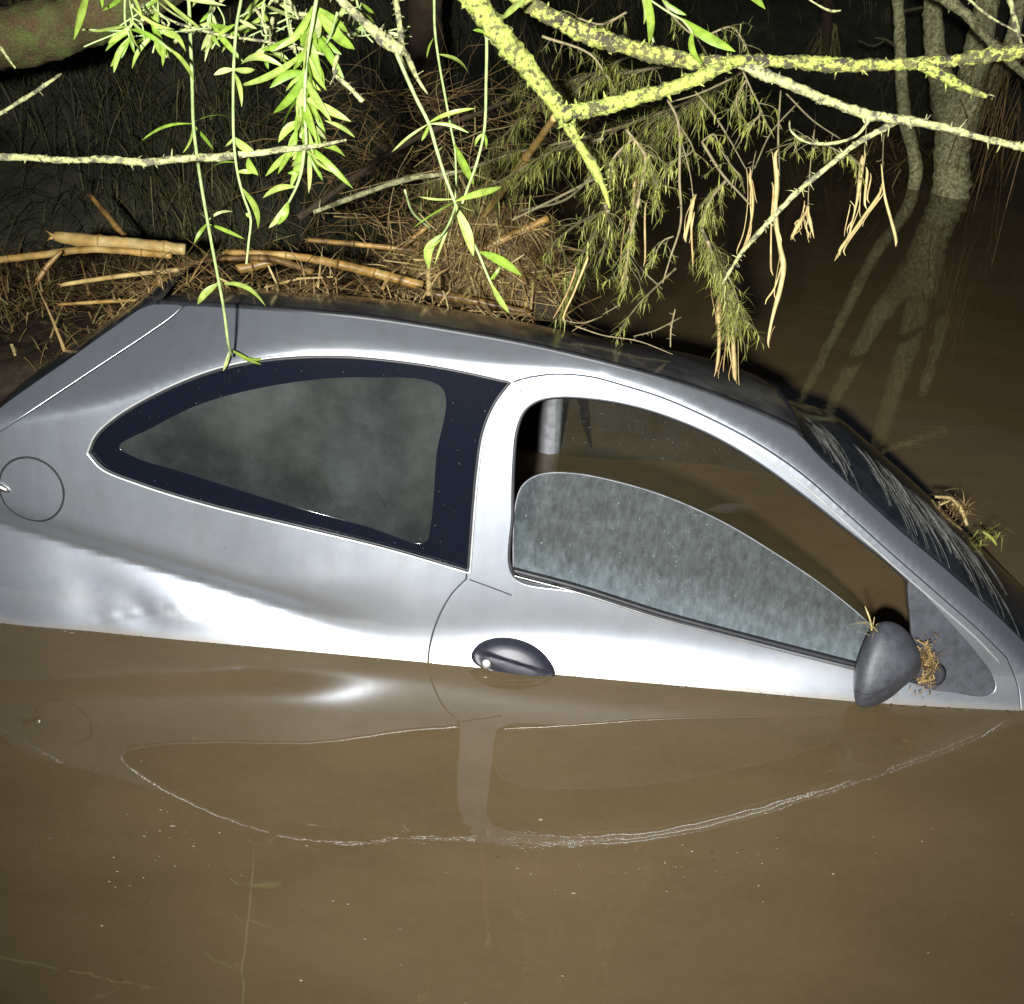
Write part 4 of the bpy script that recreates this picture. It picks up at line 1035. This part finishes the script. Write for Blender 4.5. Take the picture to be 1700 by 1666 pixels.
def cane(label, pxs, Z, a, nodes=3, lift=0.):
    P, Rr = path3(pxs, Z, 7); n = len(P); a -= .10
    RR = list(Rr)
    for q in range(nodes):
        i = int((q + .7 + .3 * math.sin(q * 5 + a * 40)) / (nodes + .4) * n)
        if 0 < i < n - 1: RR[i] *= 1.10
    mb = MB(); vs = []; tube(mb, P, RR, 10, jit=.16, a=[0] if False else a)
    for q in range(nodes):
        i = max(0, min(n - 2, int((q + .7 + .3 * math.sin(q * 5 + a * 40)) / (nodes + .4) * n)))
        tube(mb, [P[i].lerp(P[i + 1], .1), P[i].lerp(P[i + 1], .5)], RR[i] * 1.06, 10, a=max(0, a - .4))
    mb.a = [min(1, max(0, q + .38 * noise.noise(Vector(v) * 22) + .22 * noise.noise(Vector(v) * 90))) for q, v in zip(mb.a, mb.v)]
    # frayed end
    for q in range(5):
        t = (P[0] - P[1]).normalized() + Vector((rnd.gauss(0, .35), rnd.gauss(0, .35), rnd.gauss(0, .35)))
        tube(mb, [P[0], P[0] + t * RR[0] * rnd.uniform(1, 3)], [RR[0] * .35, .0005], 4, a=max(0, a - .2))
    o = mb.build('reed_cane', M['cane']); tag(o, label, 'cane', 'dead reed canes lying on the debris'); return o
cane('thickest pale split cane lying left on the debris', [(92, 392, 18), (130, 398, 22), (210, 404, 21), (308, 414, 20)], 3.5, .95, 2)
cane('long thin cane running in from the left edge under the thickest one', [(-20, 433, 12), (60, 424, 12), (150, 414, 12), (285, 424, 11)], 3.48, .7, 3)
cane('slim straight straw-coloured cane below the thickest one', [(104, 472, 7), (200, 458, 8), (335, 444, 8)], 3.4, .95, 2)
cane('broad flat orange cane left of the roof centre', [(255, 470, 14), (330, 458, 20), (400, 446, 18), (492, 424, 10)], 3.42, .5, 2)
cane('golden cane slanting down to the roof centre', [(375, 418, 9), (480, 424, 12), (560, 438, 15), (640, 458, 17), (702, 474, 17)], 3.4, .62, 3)
cane('thin orange cane above the golden one', [(512, 398, 8), (600, 406, 9), (695, 416, 8)], 3.6, .45, 2)
cane('dark orange cane lying along the roof edge at right', [(712, 486, 14), (790, 500, 14), (880, 519, 9)], 3.32, .38, 2)
cane('upright golden cane leaning against the Y-shaped branch', [(800, 362, 12), (840, 308, 13), (880, 252, 13), (922, 193, 11)], (3.5, 2.4), .72, 2)
cane('short golden cane slanting up at the right of the straw heap', [(796, 416, 10), (850, 390, 13), (910, 362, 12)], 3.45, .6, 1)
cane('short stub of cane standing at the far left', [(62, 466, 9), (80, 440, 9), (102, 416, 6)], 3.42, .55, 1)
cane('dim cane leaning on the dark bank at left', [(152, 326, 8), (180, 360, 10), (207, 392, 10)], 4.0, .3, 1)
cane('thin cane poking from the straw heap, left of the leafy knot', [(672, 408, 6), (695, 388, 8), (718, 368, 7)], 3.5, .55, 1)
cane('brown cane half buried along the left of the heap', [(300, 440, 10), (370, 430, 9), (450, 430, 12), (520, 452, 10)], 3.38, .25, 2)
cane('pale cane end lying by the roof corner', [(100, 505, 5), (180, 500, 6), (262, 497, 5)], 3.3, .7, 1)

# litter on the windscreen and at the mirror
def clump(name, label, px_, py_, Z, n, sp, Lp, cat, a=.7, extra=None, mat='straw', spz=.03):
    mb = MB()
    for k in range(n):
        p = at(px_ + rnd.gauss(0, sp[0]), py_ + rnd.gauss(0, sp[1]), Z + rnd.gauss(0, spz))
        d = Vector((rnd.gauss(0, 1), rnd.gauss(0, .8), rnd.gauss(0, .6)))
        blade(mb, p, d, Lp * rnd.uniform(.4, 1.2), rnd.uniform(.0007, .002), .15, min(1, max(0, rnd.gauss(a, .2))), 4)
    for pth in extra or []:
        P, Rr = path3(pth, Z, 6); tube(mb, P, Rr, 7, jit=.35, lump=.4, a=min(1, a + .1))
    o = mb.build(name, M[mat]); tag(o, label, cat); return o
def wsZ(px_, py_):
    best = min((p for r_ in wrows for p in r_), key=lambda p: (850 + FPX * (p - CAM).dot(RT) / (p - CAM).dot(FW) - px_) ** 2 + (833 + FPX * (p - CAM).dot(DN) / (p - CAM).dot(FW) - py_) ** 2)
    return (best - CAM).dot(FW)
clump('reed_litter', 'broken tan reed litter stranded on the windscreen edge', 1590, 842, wsZ(1590, 850), 90, (15, 11), .045, 'litter', .7, [[(1552, 824, 4), (1580, 828, 6), (1592, 842, 5)], [(1588, 832, 5), (1598, 850, 7), (1606, 872, 5)], [(1578, 830, 3), (1560, 838, 3)]], spz=.01)
clump('leaf_litter', 'small green and pale leaf scraps on the windscreen edge', 1640, 890, wsZ(1640, 895), 50, (12, 8), .032, 'litter', .9, [[(1632, 882, 3), (1645, 892, 6), (1655, 905, 3)]], mat='needle', spz=.01)
clump('twig_litter', 'scrap of pale leaf stuck near the top of the windscreen', 1460, 776, wsZ(1460, 780), 22, (7, 5), .026, 'litter', .95, [[(1450, 770, 2), (1460, 776, 5), (1470, 784, 3)]], mat='needle', spz=.008)
clump('straw_wad', 'wad of wet straw wedged round the mirror arm', 1537, 1105, Zm + .024, 420, (9, 19), .018, 'straw', .50, [[(1522, 1062, 2), (1540, 1074, 3), (1550, 1100, 3)], [(1524, 1133, 5), (1550, 1127, 5)], [(1535, 1085, 3), (1541, 1110, 4), (1530, 1130, 4)]], spz=.014)
clump('straw_wisp', 'wisp of straw caught on top of the mirror', 1452, 1040, Zm - .005, 16, (5, 9), .045, 'straw', .95, [[(1436, 1006, 2), (1445, 1030, 3), (1448, 1050, 3)]], spz=.008)
mb = MB()
for (px_, py_, L_) in [(1490, 1158, .02), (1493, 1150, .03), (1486, 1160, .015)]: blade(mb, at(px_, py_, Zm - .02), Vector((rnd.gauss(0, .3), 0, -1)), L_, .001, 0, .9, 3)
o = mb.build('straw_scrap', M['straw']); tag(o, 'tiny straw scraps hanging under the mirror', 'straw')

# ================================================================== SPECKS ON THE WATER
mb = MB()
for k in range(150):
    if k < 60: px_, py_ = rnd.gauss(150 + 60 * (k % 4), 60), rnd.gauss(1370, 60)
    elif k < 120: px_, py_ = rnd.gauss(1100, 160), rnd.gauss(1410 + 20, 30)
    else: px_, py_ = rnd.uniform(0, 1700), rnd.uniform(1240, 1666)
    p = on_z(px_, py_, .0015); r_ = rnd.uniform(.0005, .0016) * (1.8 if rnd.random() < .1 else 1); n = 6; an0 = rnd.random() * 6; st = rnd.uniform(1, 2.4)
    vs = [p + Vector((math.cos(an0 + i * 1.047) * r_ * st, math.sin(an0 + i * 1.047) * r_, 0)) for i in range(n)] + [p + Vector((0, 0, .0008))]
    mb.add(vs, [(i, (i + 1) % n, n) for i in range(n)], rnd.random())
for k in range(420):
    x = rnd.uniform(-1.3, 1.25); px_ = rnd.random()
    off = abs(rnd.gauss(0, .006)) + .0015; p = Vector((x, S(x, 0) - off, .0012)); r_ = rnd.uniform(.0004, .0014) * (2.2 if rnd.random() < .06 else 1); n = 5; an0 = rnd.random() * 6; st = rnd.uniform(1, 3)
    if noise.noise(Vector((x * 6, 0, 0))) < -.1: continue
    mb.add([p + Vector((math.cos(an0 + i * 1.257) * r_ * st, math.sin(an0 + i * 1.257) * r_, 0)) for i in range(n)] + [p + Vector((0, 0, .001))], [(i, (i + 1) % n, n) for i in range(n)], rnd.random() ** 2 - .3)
o = mb.build('floating_specks', M['speck']); tag(o, 'pale specks of scum scattered on the brown water', 'scum', kind='stuff')
